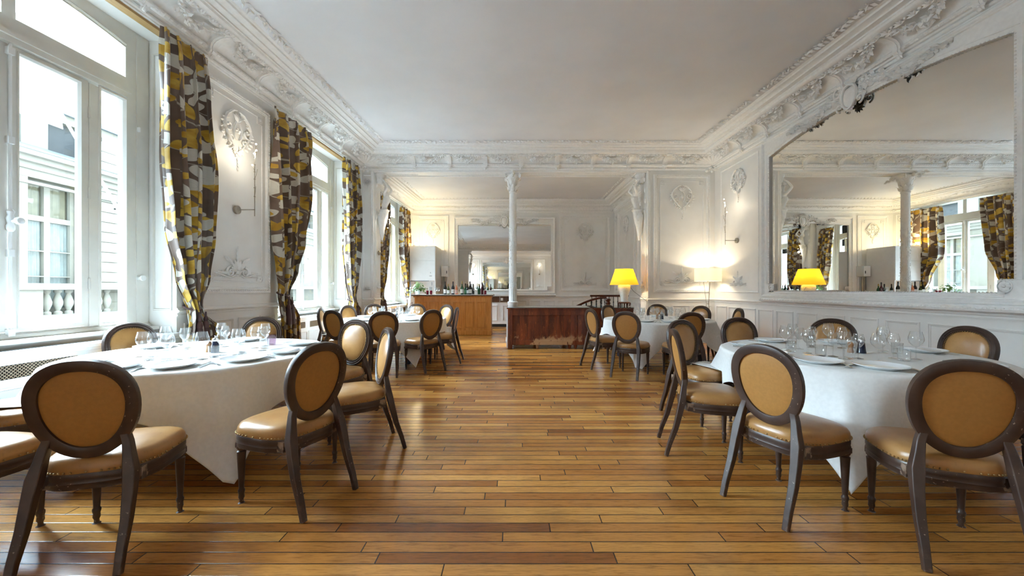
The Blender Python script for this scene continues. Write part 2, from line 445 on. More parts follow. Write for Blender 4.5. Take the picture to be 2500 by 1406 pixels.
def relief(m, k):
    m.v = [(x * k, y, z) for x, y, z in m.v]; return m
PAN = [(0, .0005), (.003, .03), (.03, .034), (.042, .02), (.05, .026), (.062, .026), (.07, .010), (.078, .012), (.085, .0005)]
SMALL = [(0, .0005), (.002, .014), (.014, .017), (.02, .008), (.028, .008), (.034, .0005)]
# ------------------------------------------------------------------ stucco ornament, drawn in the wall plane (a, z) with height h
def leaf(mb, a, z, ang, L, W, h0=.004, h1=.018, tip=.012):
    ca, sa = math.cos(ang), math.sin(ang)
    def P(u, w, h): return (h, a + u * ca - w * sa, z + u * sa + w * ca)
    b = len(mb.v)
    for q in ((0, 0, h0), (L * .35, W * .5, h0), (L * .7, W * .38, h0 + .003), (L, 0, tip), (L * .7, -W * .38, h0 + .003), (L * .35, -W * .5, h0), (L * .4, 0, h1), (L * .72, 0, h1 * .9)):
        mb.v.append(P(*q))
    for f in ((0, 6, 1), (1, 6, 7, 2), (2, 7, 3), (0, 5, 6), (5, 4, 7, 6), (4, 3, 7)): mb.f.append(tuple(b + i for i in f))
def rosette(mb, a, z, r, h=.03, n=6, rot=0):
    for k in range(n):
        leaf(mb, a, z, rot + 2 * PI * k / n, r, r * .8, h * .3, h * .75, h * .35)
    mb.ball((h * .6, a, z), r * .3, 7, 4)
def scroll(mb, a, z, ang, R, turns=1.25, r=.010, sgn=1, tail=.0, h=.012):
    pts = []; rr = []
    N = int(14 * turns)
    for i in range(N + 1):
        t = i / N; q = R * (1 - .82 * t); th = ang + sgn * t * turns * 2 * PI
        pts.append((h, a + q * math.cos(th), z + q * math.sin(th))); rr.append(r * (1 - .3 * t))
    mb.tube(pts, rr, 6)
    mb.ball((h, pts[-1][1], pts[-1][2]), r * 1.6, 6, 4)
def cartouche(s=1.0):
    """upper panel ornament: ribbon knot, two C scrolls, shield of reeds and a pendant of leaves"""
    m = MB(); R = random.Random(3)
    for sg in (-1, 1):
        scroll(m, sg * .17, .02, PI / 2 if sg > 0 else PI / 2, .10, 1.2, .012, -sg)
        scroll(m, sg * .12, -.14, -PI / 2, .07, 1.1, .010, sg)
        pts = [(.014, sg * x, z) for x, z in ((.02, .27), (.10, .25), (.19, .17), (.24, .08), (.22, -.04), (.16, -.12), (.10, -.20), (.03, -.26))]
        m.tube(pts, [.006, .012, .014, .012, .012, .014, .012, .006], 6)
        for k in range(11):
            t = k / 10; x = .05 + .20 * math.sin(t * PI * .95); z = .25 - .5 * t
            leaf(m, sg * x, z, (0.3 - 1.2 * t + R.uniform(-.5, .5)) if sg > 0 else PI - (0.3 - 1.2 * t + R.uniform(-.5, .5)), .07, .035, .006, .022)
        for k in range(4):
            leaf(m, sg * .03, -.2 - .03 * k, (-PI / 2 + sg * (.9 - .15 * k)), .10 - .015 * k, .035, .005, .02)
        pts = [(.012, sg * x, z) for x, z in ((.03, .12), (.07, .02), (.06, -.08), (.02, -.13))]
        m.tube(pts, .008, 6)
    for k in range(5): leaf(m, 0, .12, PI / 2 + (k - 2) * .38, .12, .04, .01, .03)
    for k in range(6): leaf(m, R.uniform(-.012, .012), -.27 - .045 * k, -PI / 2 + R.uniform(-.5, .5), .06, .025, .004, .014)
    rosette(m, 0, .0, .05, .035, 6)
    if s != 1:
        m.v = [(x, y * s, z * s) for x, y, z in m.v]
    return m
def spray(s=1.0):
    """lower panel ornament: fan of acanthus between two scrolls"""
    m = MB(); R = random.Random(5)
    for k in range(9):
        an = PI / 2 + (k - 4) * .33; leaf(m, 0, .0, an, .20 - .012 * abs(k - 4), .045, .006, .026)
    for k in range(3): leaf(m, 0, .16 + .06 * k, PI / 2, .09, .03, .006, .018)
    for sg in (-1, 1):
        scroll(m, sg * .13, .0, PI / 2, .075, 1.3, .011, -sg)
        pts = [(.012, sg * x, z) for x, z in ((.04, -.04), (.12, -.075), (.22, -.06), (.30, -.03), (.37, -.02))]
        m.tube(pts, [.014, .012, .010, .008, .004], 6)
        for k in range(8):
            x = .14 + .033 * k
            leaf(m, sg * x, -.05 + .005 * k, (.9 - .08 * k + R.uniform(-.3, .3)) if sg > 0 else PI - (.9 - .08 * k + R.uniform(-.3, .3)), .085 - .005 * k, .03, .005, .02)
            leaf(m, sg * x, -.055, (-.5) if sg > 0 else PI + .5, .045, .022, .004, .014)
        for k in range(4): leaf(m, sg * (.10 + .02 * k), .09 + .02 * k, PI / 2 - sg * (.3 + .2 * k), .10, .035, .006, .022)
    rosette(m, 0, -.02, .05, .04, 6)
    if s != 1: m.v = [(x, y * s, z * s) for x, y, z in m.v]
    return m
CART = relief(cartouche(), 1.7).mesh('cartouche', 50); SPR = relief(spray(), 1.7).mesh('spray', 50)
for me_ in (CART, SPR): me_.materials.append(MAT['stucco'])
def inst(name, me, parent, a, z, n=0, sc=1.0, rx=0):
    o = bpy.data.objects.new(name, me); col.objects.link(o); o.parent = parent
    o.location = (n, a, z); o.scale = (1, sc, sc); o.rotation_euler = (rx, 0, 0); return o
ros = MB(); rosette(ros, 0, 0, .05, .022, 8); ros.lathe([(.052, 0), (.058, .008), (.052, .012)], 16, m=M.Rotation(PI / 2, 4, 'Y'), cap0=False, cap1=False); ROS = ros.mesh('rosette', 50); ROS.materials.append(MAT['stucco'])
def big_panel(wall, a0, a1, z0, z1, orn=True, bead=True, osc=1.0, inner=.15):
    m = MB(); pframe(m, a0, a1, z0, z1, PAN)
    if bead:
        st = .042; d = .036
        for (p, q, horiz) in ((a0, z0 + d, 1), (a0, z1 - d, 1), (a0 + d, z0, 0), (a1 - d, z0, 0)):
            N = int(((a1 - a0) if horiz else (z1 - z0)) / st)
            for i in range(1, N):
                m.ball((.034, p + i * st, q) if horiz else (.034, p, q + i * st), .013, 5, 3)
    if inner: notched(m, a0 + inner, a1 - inner, z0 + inner, z1 - inner, .10)
    o = m.build('panel_moulding', MAT['stucco'], wall, smooth=35)
    if inner:
        for a in (a0 + inner + .055, a1 - inner - .055):
            for z in (z0 + inner + .055, z1 - inner - .055): inst('corner_rosette', ROS, wall, a, z, .001)
    if orn:
        w = a1 - a0; s = min(1.0, w / 1.25) * osc
        inst('cartouche', CART, wall, (a0 + a1) / 2, z1 - inner - .12 - .27 * s, .001, s)
        inst('leaf_spray', SPR, wall, (a0 + a1) / 2, z0 + inner + .04 + .10 * s, .001, s)
    return o
def narrow_panel(wall, a0, a1, z0, z1):
    m = MB(); pframe(m, a0, a1, z0, z1, SMALL); m.build('panel_moulding', MAT['stucco'], wall, smooth=35)
    w = a1 - a0; s = max(.35, min(1, w / .9))
    inst('cartouche', CART, wall, (a0 + a1) / 2, z1 - .34 * s - .06, .001, s * .9)
    inst('leaf_spray', SPR, wall, (a0 + a1) / 2, z0 + .2 * s, .001, s * .75)
def wainscot(wall, a0, a1, n, gap=.09):
    m = MB(); run(m, RAIL, a0, a1); m.build('chair_rail', MAT['wall'], wall, smooth=30)
    m = MB(); w = (a1 - a0 - gap) / n
    for i in range(n): pframe(m, a0 + gap + i * w, a0 + (i + 1) * w, .27, .90, SMALL)
    m.build('dado_panels', MAT['wall'], wall, smooth=30)
def skirting(name, fr, spans):
    m = MB()
    for a0, a1 in spans: run(m, BASE, a0, a1)
    return struct(m.build(name, MAT['wall'], mw=fr, smooth=30))
LP = [(-6.3, -5.81), (-3.39, 2.05), (4.47, 6.27), (8.69, YF - .01), (YB + .01, 10.49), (12.91, YA)]
skirting('baseboard_left', FL, LP); skirting('baseboard_right', FR, [(-YF, -YN)])
skirting('baseboard_far', FF, [(-3.62, OL), (OR, XR)]); skirting('baseboard_alcove', FA, [(-3.44, XA)]); skirting('baseboard_rear', FRE, [(-XA, 4.2)])
# left piers
big_panel(wall_left, 4.72, 6.05, 1.24, 4.02); wainscot(wall_left, 4.47, 6.27, 4)
big_panel(wall_left, .45, 1.85, 1.24, 4.02); wainscot(wall_left, -3.39, 2.05, 12); big_panel(wall_left, -1.9, .3, 1.24, 4.02)
narrow_panel(wall_left, 8.85, 9.25, 1.24, 4.0); wainscot(wall_left, 8.69, YF - .01, 2)
narrow_panel(wall_left, 13.02, 13.4, 1.24, 3.85)
# right wall either side of its mirror
narrow_panel(wall_right, -9.12, -7.72, 1.22, 4.05); wainscot(wall_right, -YF, -YN, 22)
big_panel(wall_right, -3.15, -.95, 1.24, 4.02)
# far wall
big_panel(wall_far, 3.42, 4.78, 1.22, 4.06); wainscot(wall_far, OR, XR, 3)
narrow_panel(wall_far, -3.60, -3.38, 1.22, 4.06); wainscot(wall_far, -3.62, OL, 1, .05)
# alcove
big_panel(wall_alcove, -3.28, -2.2, 1.22, 3.84, bead=False); big_panel(wall_alcove, 1.66, 3.40, 1.22, 3.84, bead=False); wainscot(wall_alcove, -3.44, XA, 14)
big_panel(wall_alcove_right, -13.0, -11.2, 1.22, 3.84, bead=False); narrow_panel(wall_alcove_right, -11.0, -10.2, 1.22, 3.84); wainscot(wall_alcove_right, -YA, -YB, 8)
narrow_panel(wall_alcove_right, -13.4, -13.1, 1.22, 3.84)
# rear
big_panel(wall_rear, 2.8, 3.9, 1.22, 3.84, bead=False); big_panel(wall_rear, -2.85, -1.85, 1.22, 3.84, bead=False); wainscot(wall_rear, -XA, 4.2, 15)
# reveals of the far opening (pilaster faces)
def reveal(mw, w, n):
    o = struct(MB().box(0, .02, -w / 2 + .05, w / 2 - .05, 1.09, 3.3).build(n, MAT['wall'], mw=mw, smooth=0, bevel=.006))
    m = MB(); pframe(m, -w / 2 + .09, w / 2 - .09, 1.16, 3.2, [(0, .021), (.003, .03), (.014, .033), (.022, .021)]); m.build('panel_moulding', MAT['stucco'], o)
    inst('leaf_spray', SPR, o, 0, 1.34, .021, .4)
    m = MB(); run(m, RAIL, -w / 2 + .005, w / 2 - .005); m.build('chair_rail', MAT['wall'], o, smooth=30)
    return o
rl = reveal(frame(OL, 9.64, 0), .48, 'trim_4'); rr_ = reveal(frame(OR, 9.64, PI), .48, 'trim_5')
# casing round the opening on the room side
m = MB()
CAS = [(0, 0.001), (.004, .02), (.03, .024), (.05, .012), (.06, .018), (.075, .001)]
b = len(m.v)
for d, h in CAS:
    for a, z in ((OL - d + .0, 1.09), (OL - d, ZS - .01 - 0 * d), (OR + d, ZS - .01), (OR + d, 1.09)): m.v.append((h, a, z))
for j in range(len(CAS) - 1):
    for i in (0, 2): m.f.append((b + j * 4 + i, b + j * 4 + i + 1, b + (j + 1) * 4 + i + 1, b + (j + 1) * 4 + i))
m.build('casing', MAT['stucco'], wall_far)
# soffit moulding bands on the beam (far opening)
m = MB()
m.box(-.46, -.40, OL, OR, ZS - .03, ZS + .001); m.box(-.08, -.02, OL, OR, ZS - .03, ZS + .001); m.box(-.36, -.12, OL + .2, OR - .2, ZS - .012, ZS + .001)
m.build('soffit_moulding', MAT['stucco'], wall_far, smooth=0, bevel=.006)
fm = MB(); R_ = random.Random(9)
for k in range(26):
    leaf(fm, -.36 + .03 * k, .0, (1 if k % 2 else -1) * .7 + (0 if k > 12 else PI) * 0, .07, .035, .004, .02)
FRZ = fm.mesh('leaf_frieze', 50); FRZ.materials.append(MAT['stucco'])
for a in (-2.75, -.75, .75, 2.65):
    o = bpy.data.objects.new('leaf_frieze', FRZ); col.objects.link(o); o.parent = wall_far; o.location = (-.24, a, ZS - .012); o.rotation_euler = (0, PI / 2, 0)
# ------------------------------------------------------------------ cornice carving
def cove_garland(w=.62):
    """fruit and leaf swag lying on the cove; local y along the wall, hung from both ends"""
    m = MB(); R = random.Random(11); N = 30
    for k in range(N):
        t = k / (N - 1); y = (t - .5) * w; s = 1 - (2 * t - 1) ** 2
        n = .36 - .14 * s; z = 4.418 - .075 * s; fat = .4 + .6 * s
        for q in range(3):
            dn, dz, dy = R.uniform(-.03, .03) * fat, R.uniform(-.03, .02) * fat, R.uniform(-.012, .012)
            c = V((n + dn + .01, y + dy, z + dz - .01)); an = R.uniform(0, 2 * PI)
            nrm = V((.55, 0, -.83)); e1 = V((0, 1, 0)); e2 = nrm.cross(e1)
            d = e1 * math.cos(an) + e2 * math.sin(an); wv = nrm.cross(d); L = .045 + .030 * fat; W = .016 + .012 * fat
            b = len(m.v)
            for u, ww, h in ((0, 0, 0), (L * .5, W, .002), (L, 0, .03), (L * .5, -W, .008), (L * .5, 0, .034)): m.v.append(tuple(c + d * u + wv * ww + nrm * h))
            for f in ((0, 4, 1), (1, 4, 2), (0, 3, 4), (3, 2, 4)): m.f.append(tuple(b + i for i in f))
        if k % 3 == 1: m.ball((n + .015, y, z - .02), .014 + .012 * s, 6, 4)
    for k in range(3): m.ball((.2, R.uniform(-.02, .02), 4.335 - .018 * k), .014 - .002 * k, 6, 4)
    return m
GAR = cove_garland().mesh('garland', 60); GAR.materials.append(MAT['stucco'])
def bracket():
    m = MB(); path = [(.44, 4.398), (.40, 4.385), (.34, 4.395), (.26, 4.385), (.19, 4.355), (.15, 4.315), (.135, 4.27), (.14, 4.24), (.125, 4.215), (.10, 4.20)]
    for s, off in ((.065, 0), (.03, .012)):
        b = len(m.v)
        for i, (n, z) in enumerate(path):
            q = off * .6; s2 = s * (1 - .035 * i)
            for y in (-s2, s2): m.v.append((n + q, y, z - q * .8))
            for y in (s2, -s2): m.v.append((n - .05, y, z + .05))
        for i in range(len(path) - 1):
            for k in range(4):
                k2 = (k + 1) % 4; m.f.append((b + i * 4 + k, b + i * 4 + k2, b + i * 4 + 4 + k2, b + i * 4 + 4 + k))
        m.f.append((b, b + 1, b + 2, b + 3)); e = b + (len(path) - 1) * 4; m.f.append((e + 3, e + 2, e + 1, e))
    t = MB(); rosette(t, 0, 0, .06, .03, 6); t.ball((.02, 0, -.03), .025, 6, 4)
    m.add(t, M.Translation((.10, 0, 4.20)) @ M.Rotation(.5, 4, 'Y'))
    return m
BRK = bracket().mesh('bracket', 40); BRK.materials.append(MAT['stucco'])
def local_on(fr, name, me, y, parent):
    o = bpy.data.objects.new(name, me); col.objects.link(o); o.parent = parent; o.matrix_world = fr @ M.Translation((0, y, 0)); return o
def cornice_bays(fr, a0, a1, parent, n=None):
    L = a1 - a0; n = n or max(1, round(L / .84)); st = L / n
    for i in range(n):
        local_on(fr, 'garland', GAR, a0 + (i + .5) * st, parent)
        if i: local_on(fr, 'bracket', BRK, a0 + i * st, parent)
dl = lambda Y: Y / math.cos(math.atan(SL))
cornice_bays(FL, dl(YN) + .4, dl(YF) - .4, cornice); cornice_bays(FR, -YF + .4, -YN - .4, cornice)
cornice_bays(FF, xl(YF) + .42, XR - .4, cornice); cornice_bays(FN, -XR + .4, -xl(YN) - .42, cornice)
# small carved bands: egg-and-dart, leaf torus and the leaf border on the ceiling
def bands(fr, a0, a1, parent, main=True):
    R = random.Random(2); m = MB(); L = a1 - a0
    st = .055
    for i in range(int(L / st)):
        y = a0 + (i + .5) * st
        if main: m.ball((.10, y, 4.262), .021, 5, 4, (1, .8, 1.1))
        else: m.ball((.05, y, 3.985), .016, 5, 3)
    m.build('bead_band', MAT['stucco'], parent, mw=None, smooth=60).matrix_world = fr
    m = MB()
    if main:
        st = .16; N = int((L - .5) / st); o0 = (L - N * st) / 2
        nrm = V((.5, 0, -.87)).normalized(); e1 = V((0, 1, 0)); e2 = V((.87, 0, .5))
        for i in range(N):
            for q in range(5):
                c = V((.405, a0 + o0 + (i + .5) * st, 4.402)); an = (q - 2) * .62
                d = e2 * math.cos(an) + e1 * math.sin(an); w = nrm.cross(d); Ln = .075; W = .018; p0 = c - e2 * .045
                b = len(m.v)
                for u, ww, h in ((0, 0, 0), (Ln * .6, W, .004), (Ln, 0, .010), (Ln * .6, -W, .004), (Ln * .5, 0, .022)): m.v.append(tuple(p0 + d * u + w * ww + nrm * h))
                for f in ((0, 4, 1), (1, 4, 2), (0, 3, 4), (3, 2, 4)): m.f.append(tuple(b + k for k in f))
            c = V((.40, a0 + o0 + i * st, 4.40)); m.ball(c, .02, 6, 4)
    else:
        # a waving ribbon of leaves on the small cove
        N = int(L / .035)
        for i in range(N):
            y = a0 + .3 + (L - .6) * i / N; ph = y * 2 * PI / .75; n = .13 + .035 * math.sin(ph); z = 4.115 + .02 * math.sin(ph)
            c = V((n, y, z)); an = R.uniform(0, 6.28); nrm = V((.5, 0, -.87)); e1 = V((0, 1, 0)); e2 = nrm.cross(e1)
            d = e1 * math.cos(an) + e2 * math.sin(an); w = nrm.cross(d); b = len(m.v)
            for u, ww, h in ((0, 0, 0), (.03, .016, .002), (.06, 0, .01), (.03, -.016, .002), (.03, 0, .018)): m.v.append(tuple(c + d * u + w * ww + nrm * h))
            for f in ((0, 4, 1), (1, 4, 2), (0, 3, 4), (3, 2, 4)): m.f.append(tuple(b + k for k in f))
    m.build('leaf_band', MAT['stucco'], parent, smooth=60).matrix_world = fr
    m = MB(); n0 = .80 if main else .60; zc = ZC if main else ZA; st = .075 if main else .11
    N = int((L - 2 * n0) / st)
    for i in range(N + 1):
        y = a0 + n0 + i * (L - 2 * n0) / max(1, N)
        if main and (R.random() < .06): continue
        for q in range(3 if main else 1):
            an = R.uniform(-.5, .5) + (q - 1) * 1.0 + (0 if q != 1 else R.choice((0, PI)))
            c = V((n0 + R.uniform(-.012, .012), y, zc)); d = V((math.sin(an), math.cos(an), 0)); w = V((math.cos(an), -math.sin(an), 0)); Ln = .09 if main else .06; b = len(m.v)
            for u, ww, h in ((0, 0, .002), (Ln * .5, .018, .006), (Ln, 0, .03), (Ln * .5, -.016, .010), (Ln * .5, 0, .036)): m.v.append(tuple(c + d * u + w * ww - V((0, 0, h))))
            for f in ((0, 4, 1), (1, 4, 2), (0, 3, 4), (3, 2, 4)): m.f.append(tuple(b + k for k in f))
    m.build('ceiling_leaf_border', MAT['stucco'], parent, smooth=60).matrix_world = fr
bands(FL, dl(YN), dl(YF), cornice); bands(FR, -YF, -YN, cornice); bands(FF, xl(YF), XR, cornice); bands(FN, -XR, -xl(YN), cornice)
bands(FL, dl(YB), dl(YA), cornice_a, False); bands(FAR, -YA, -YB, cornice_a, False); bands(FA, xl(YA), XA, cornice_a, False)
# carved shells at the corners of both cornices
def shell(fr_xy, ang, z, s, parent):
    m = MB(); R = random.Random(4)
    for k in range(9):
        an = (k - 4) * .33
        m.tube([(.12 * s + .25 * s * math.cos(0) * t, .26 * s * t * math.sin(an), z + (.02 + .10 * t * math.cos(an)) * s) for t in (0, .4, .8, 1)], [.012 * s, .03 * s, .04 * s, .02 * s], 6)
    for k in range(14):
        an = R.uniform(0, 6.28); m.ball((.10 * s + R.uniform(0, .06), R.uniform(-.10, .10) * s, z + R.uniform(-.16, .02) * s), .022 * s, 6, 4, (1, R.uniform(.7, 1.6), R.uniform(.7, 1.6)))
    for sg in (-1, 1):
        m.tube([(.08 * s, sg * .06 * s, z - .10 * s), (.13 * s, sg * .13 * s, z - .02 * s), (.24 * s, sg * .20 * s, z + .05 * s), (.32 * s, sg * .17 * s, z + .10 * s)], [.012, .02 * s, .024 * s, .012], 7)
    o = m.build('corner_shell', MAT['stucco'], parent, smooth=60); o.matrix_world = M.Translation((*fr_xy, 0)) @ M.Rotation(ang, 4, 'Z')
shell((xl(YF), YF), -PI / 4, 4.27, 1.25, cornice); shell((XR, YF), -3 * PI / 4, 4.27, 1.25, cornice)
shell((xl(YA), YA), -PI / 4, 4.05, .8, cornice_a); shell((XA, YA), -3 * PI / 4, 4.05, .8, cornice_a)
# ------------------------------------------------------------------ windows in the left wall (local frame FL, built round centre c)
def arch(u): return 4.02 - .10 * (u / .95) ** 2
def window(i, c):
    F = FL @ M.Translation((0, c, 0))
    m = MB(); n0, n1 = -.42, -.33
    for s in (-1, 1):
        m.box(n0, n1, *sorted((s * WH, s * .95)), .84, ZS); m.box(n1, n1 + .012, *sorted((s * (WH - .02), s * 1.06)), .9, ZS - .03)
        m.box(n0, n1, *sorted((s * .60, s * .70)), .90, 3.35)
    m.box(n0, n1, -.95, .95, .84, .93); m.box(n0, n1 + .03, -.95, .95, 3.37, 3.58); m.box(n1, n1 + .05, -.97, .97, 3.42, 3.46); m.box(n0, n1, -.045, .045, 3.58, 4.04)
    for k in range(-16, 16):
        u0, u1 = k * .95 / 16, (k + 1) * .95 / 16
        b = len(m.v)
        for n in (n0, n1):
            for u, z in ((u0, arch(u0)), (u1, arch(u1)), (u1, ZS), (u0, ZS)): m.v.append((n, u, z))
        for f in ((4, 5, 6, 7), (0, 3, 2, 1), (0, 1, 5, 4)): m.f.append(tuple(b + q for q in f))
    # beaded mouldings round the openings
    for s in (-1, 1):
        a0, a1 = sorted((s * .70, s * .95)); pframe(m, a0, a1, .93, 3.35, [(-.02, n1), (-.016, n1 + .01), (0, n1 + .012), (.012, n1 - .02)])
    for k in range(-16, 16):
        u0, u1 = k * .95 / 16, (k + 1) * .95 / 16
        m.tube([(n1, u0, arch(u0) + .03), (n1, u1, arch(u1) + .03)], .014, 6)
    # wooden sill in front of the frame
    m.box(-.36, -.20, -WH + .005, WH - .005, .84, .875); m.tube([(-.33, -WH + .01, .885), (-.33, WH - .01, .885)], .035, 10)
    # panelled reveals
    for s in (-1, 1):
        y = s * (WH - .001); t = MB(); pframe(t, -.28, -.05, 1.05, 4.0, [(0, 0), (.004, .012), (.018, .014), (.024, .001)])
        m.add(t, M(((0, 1, 0, 0), (-s, 0, 0, y), (0, 0, 1, 0), (0, 0, 0, 1))))
    w = struct(m.build('window_%d' % i, MAT['winwood'], mw=F, smooth=30, bevel=0))
    # fixed panes
    for s in (-1, 1):
        MB().box(-.375, -.371, *sorted((s * .70, s * .95)), .93, 3.35).build('pane', MAT['pane'], w, smooth=0)
        MB().prism([(s * .045, 3.58), (s * .95, 3.58)] + [(s * (.95 - .905 * k / 10), arch(.95 - .905 * k / 10)) for k in range(11)], lambda u, z: (-.375, u, z), lambda u, z: (-.371, u, z)).build('pane', MAT['pane'], w, smooth=0, recalc=True)
    # two casements, their panes, hinges and the bolt with its knob
    for s in (-1, 1):
        m = MB(); f0, f1 = -.395, -.335
        for a0, a1 in ((.005, .07), (.53, .598)):
            m.box(f0, f1, *sorted((s * a0, s * a1)), .935, 3.36)
        for z0, z1 in ((.935, .975), (3.32, 3.36)): m.box(f0, f1, *sorted((s * .07, s * .53)), z0, z1)
        pframe(m, *sorted((s * .07, s * .53)), .975, 3.32, [(-.014, f1), (-.012, f1 + .008), (-.002, f1 + .008), (.01, f1 - .02)])
        cs = m.build('casement', MAT['winwood'], w, smooth=30)
        MB().box(-.368, -.364, *sorted((s * .07, s * .53)), .975, 3.32).build('pane', MAT['pane'], cs, smooth=0)
        for z in (1.35, 2.25, 3.05):
            MB().lathe([(.011, -.05), (.011, .05), (.006, .06)], 10, (-.328, s * .60, z)).build('hinge', MAT['winwood'], cs)
    m = MB(); m.lathe([(.011, .90), (.011, 3.36)], 10, (-.315, 0, 0)); 
    for z, r in ((.93, .022), (1.6, .018), (2.55, .02), (3.3, .022)): m.box(-.333, -.298, -r, r, z - .03, z + .03)
    m.lathe([(.014, 1.78), (.026, 1.80), (.026, 1.83), (.018, 1.85), (.028, 1.89), (.018, 1.92), (.026, 1.95), (.014, 1.97)], 12, (-.312, 0, 0))
    m.lathe([(.012, 0), (.012, .05), (.03, .055), (.034, .07), (.026, .085), (.01, .09)], 14, m=M.Translation((-.30, 0, 1.87)) @ M.Rotation(PI / 2, 4, 'Y'))
    m.build('espagnolette_bolt', MAT['white'], w)
    MB().lathe([(.02, 0), (.02, .012), (.012, .014), (.012, .03), (.03, .05), (.03, .07)], 12, m=M.Translation((-.318, WH - .14, 1.42)) @ M.Rotation(PI / 2, 4, 'Y')).build('hook', MAT['white'], w)
    MB().box(-.319, -.29, WH - .15, WH - .13, 3.05, 3.10).build('hook', MAT['white'], w, bevel=.004)
    # curtain board tucked behind the cornice
    MB().box(-.10, .0, -WH + .003, WH - .003, ZS - .03, ZS - .001).build('curtain_board', MAT['board'], w, smooth=0)
    return w
for i, c in enumerate((-4.6,) + WC): window(i + 1, c)  # first window is unseen, added at the rear for its daylight
# ------------------------------------------------------------------ radiator covers under the windows
lattice = simple('lattice_metal', (.30, .22, .14), .5)
void = simple('gap_shade', (.02, .018, .016), .8)  # near-black colour stands for the shade inside the cover
def radiator_cover(c, lab):
    r = empty('radiator_cover', FL @ M.Translation((0, c, 0))); tag(r, lab, 'radiator cover', 'radiator covers under the windows')
    m = MB(); H = .77; f = .03
    zs = [(0, .60), (.71, H)]
    for z0, z1 in zs: m.box(f - .025, f, -WH + .01, WH - .01, z0, z1)
    sl = [(-1.05 + .7 * k, -1.05 + .7 * k + .56) for k in range(3)]
    ed = [-WH + .01] + [x for p in sl for x in p] + [WH - .01]
    for k in range(0, len(ed), 2): m.box(f - .025, f, ed[k], ed[k + 1], .60, .71)
    for s in (-1, 1): m.box(-.2, f - .025, *sorted((s * (WH - .03), s * (WH - .01))), 0, H)
    for a0, a1 in sl: pframe(m, a0 - .05, a1 + .05, .10, .54, [(0, f), (.004, f + .012), (.018, f + .014), (.024, f)])
    m.build('front', MAT['white'], r, smooth=30)
    MB().box(-.10, -.09, -WH + .04, WH - .04, .05, H - .01).build('recess_shade', void, r, smooth=0)  # flat dark sheet painted as the shade behind the grilles
    t = MB(); t.box(-.185, f + .05, -WH + .004, WH - .004, H, H + .03); t.box(-.18, f + .03, -WH + .006, WH - .006, H - .025, H)
    t.build('top', MAT['white'], r, smooth=30, bevel=.006)
    MB().box(-.15, -.13, -WH + .1, WH - .1, H + .0301, H + .032).build('slot_shade', void, r, smooth=0)  # dark strip laid on top, painted as the shade in a slot
    for a0, a1 in sl:
        g = MB(); 
        n = 22; w = a1 - a0
        for sg in (-1, 1):
            for k in range(-4, n + 1):
                y0 = a0 + w * k / n; d = .11
                p0, p1 = (y0, .60), (y0 + d, .71)
                if sg < 0: p0, p1 = (y0 + d, .60), (y0, .71)
                ya, yb = p0[0], p1[0]
                t0, t1 = 0, 1
                for q in (0, 1):
                    pass
                def clip(a, b):
                    lo, hi = 0.0, 1.0; dd = b - a
                    for lim, sgn in ((a0, 1), (a1, -1)):
                        if dd == 0: continue
                        t = (lim - a) / dd
                        if dd * sgn > 0: lo = max(lo, t)
                        else: hi = min(hi, t)
                    return lo, hi
                lo, hi = clip(ya, yb)
                if hi - lo < .05: continue
                g.tube([(f - .012, ya + (yb - ya) * lo, p0[1] + (p1[1] - p0[1]) * lo), (f - .012, ya + (yb - ya) * hi, p0[1] + (p1[1] - p0[1]) * hi)], .004, 4)
        # rounded ends of the slot
        for y, s in ((a0, 1), (a1, -1)):
            for zz, q in ((.60, 1), (.71, -1)):
                pts = [(0, 0)] + [(s * (.05 - .05 * math.sin(k * PI / 10)), q * (.05 - .05 * math.cos(k * PI / 10))) for k in range(6)]
                g.prism([(y + a, zz + b) for a, b in pts], lambda a, z: (f - .008, a, z), lambda a, z: (f - .001, a, z))
        g.build('grille', lattice, r, smooth=0, recalc=True)
radiator_cover(WC[0], 'white radiator cover with oval brass grilles under the near tall window')
radiator_cover(WC[1], 'white radiator cover with brass grilles under the second window, behind the far tables')
radiator_cover(WC[2], 'white radiator cover under the alcove window, past the bar curtains')
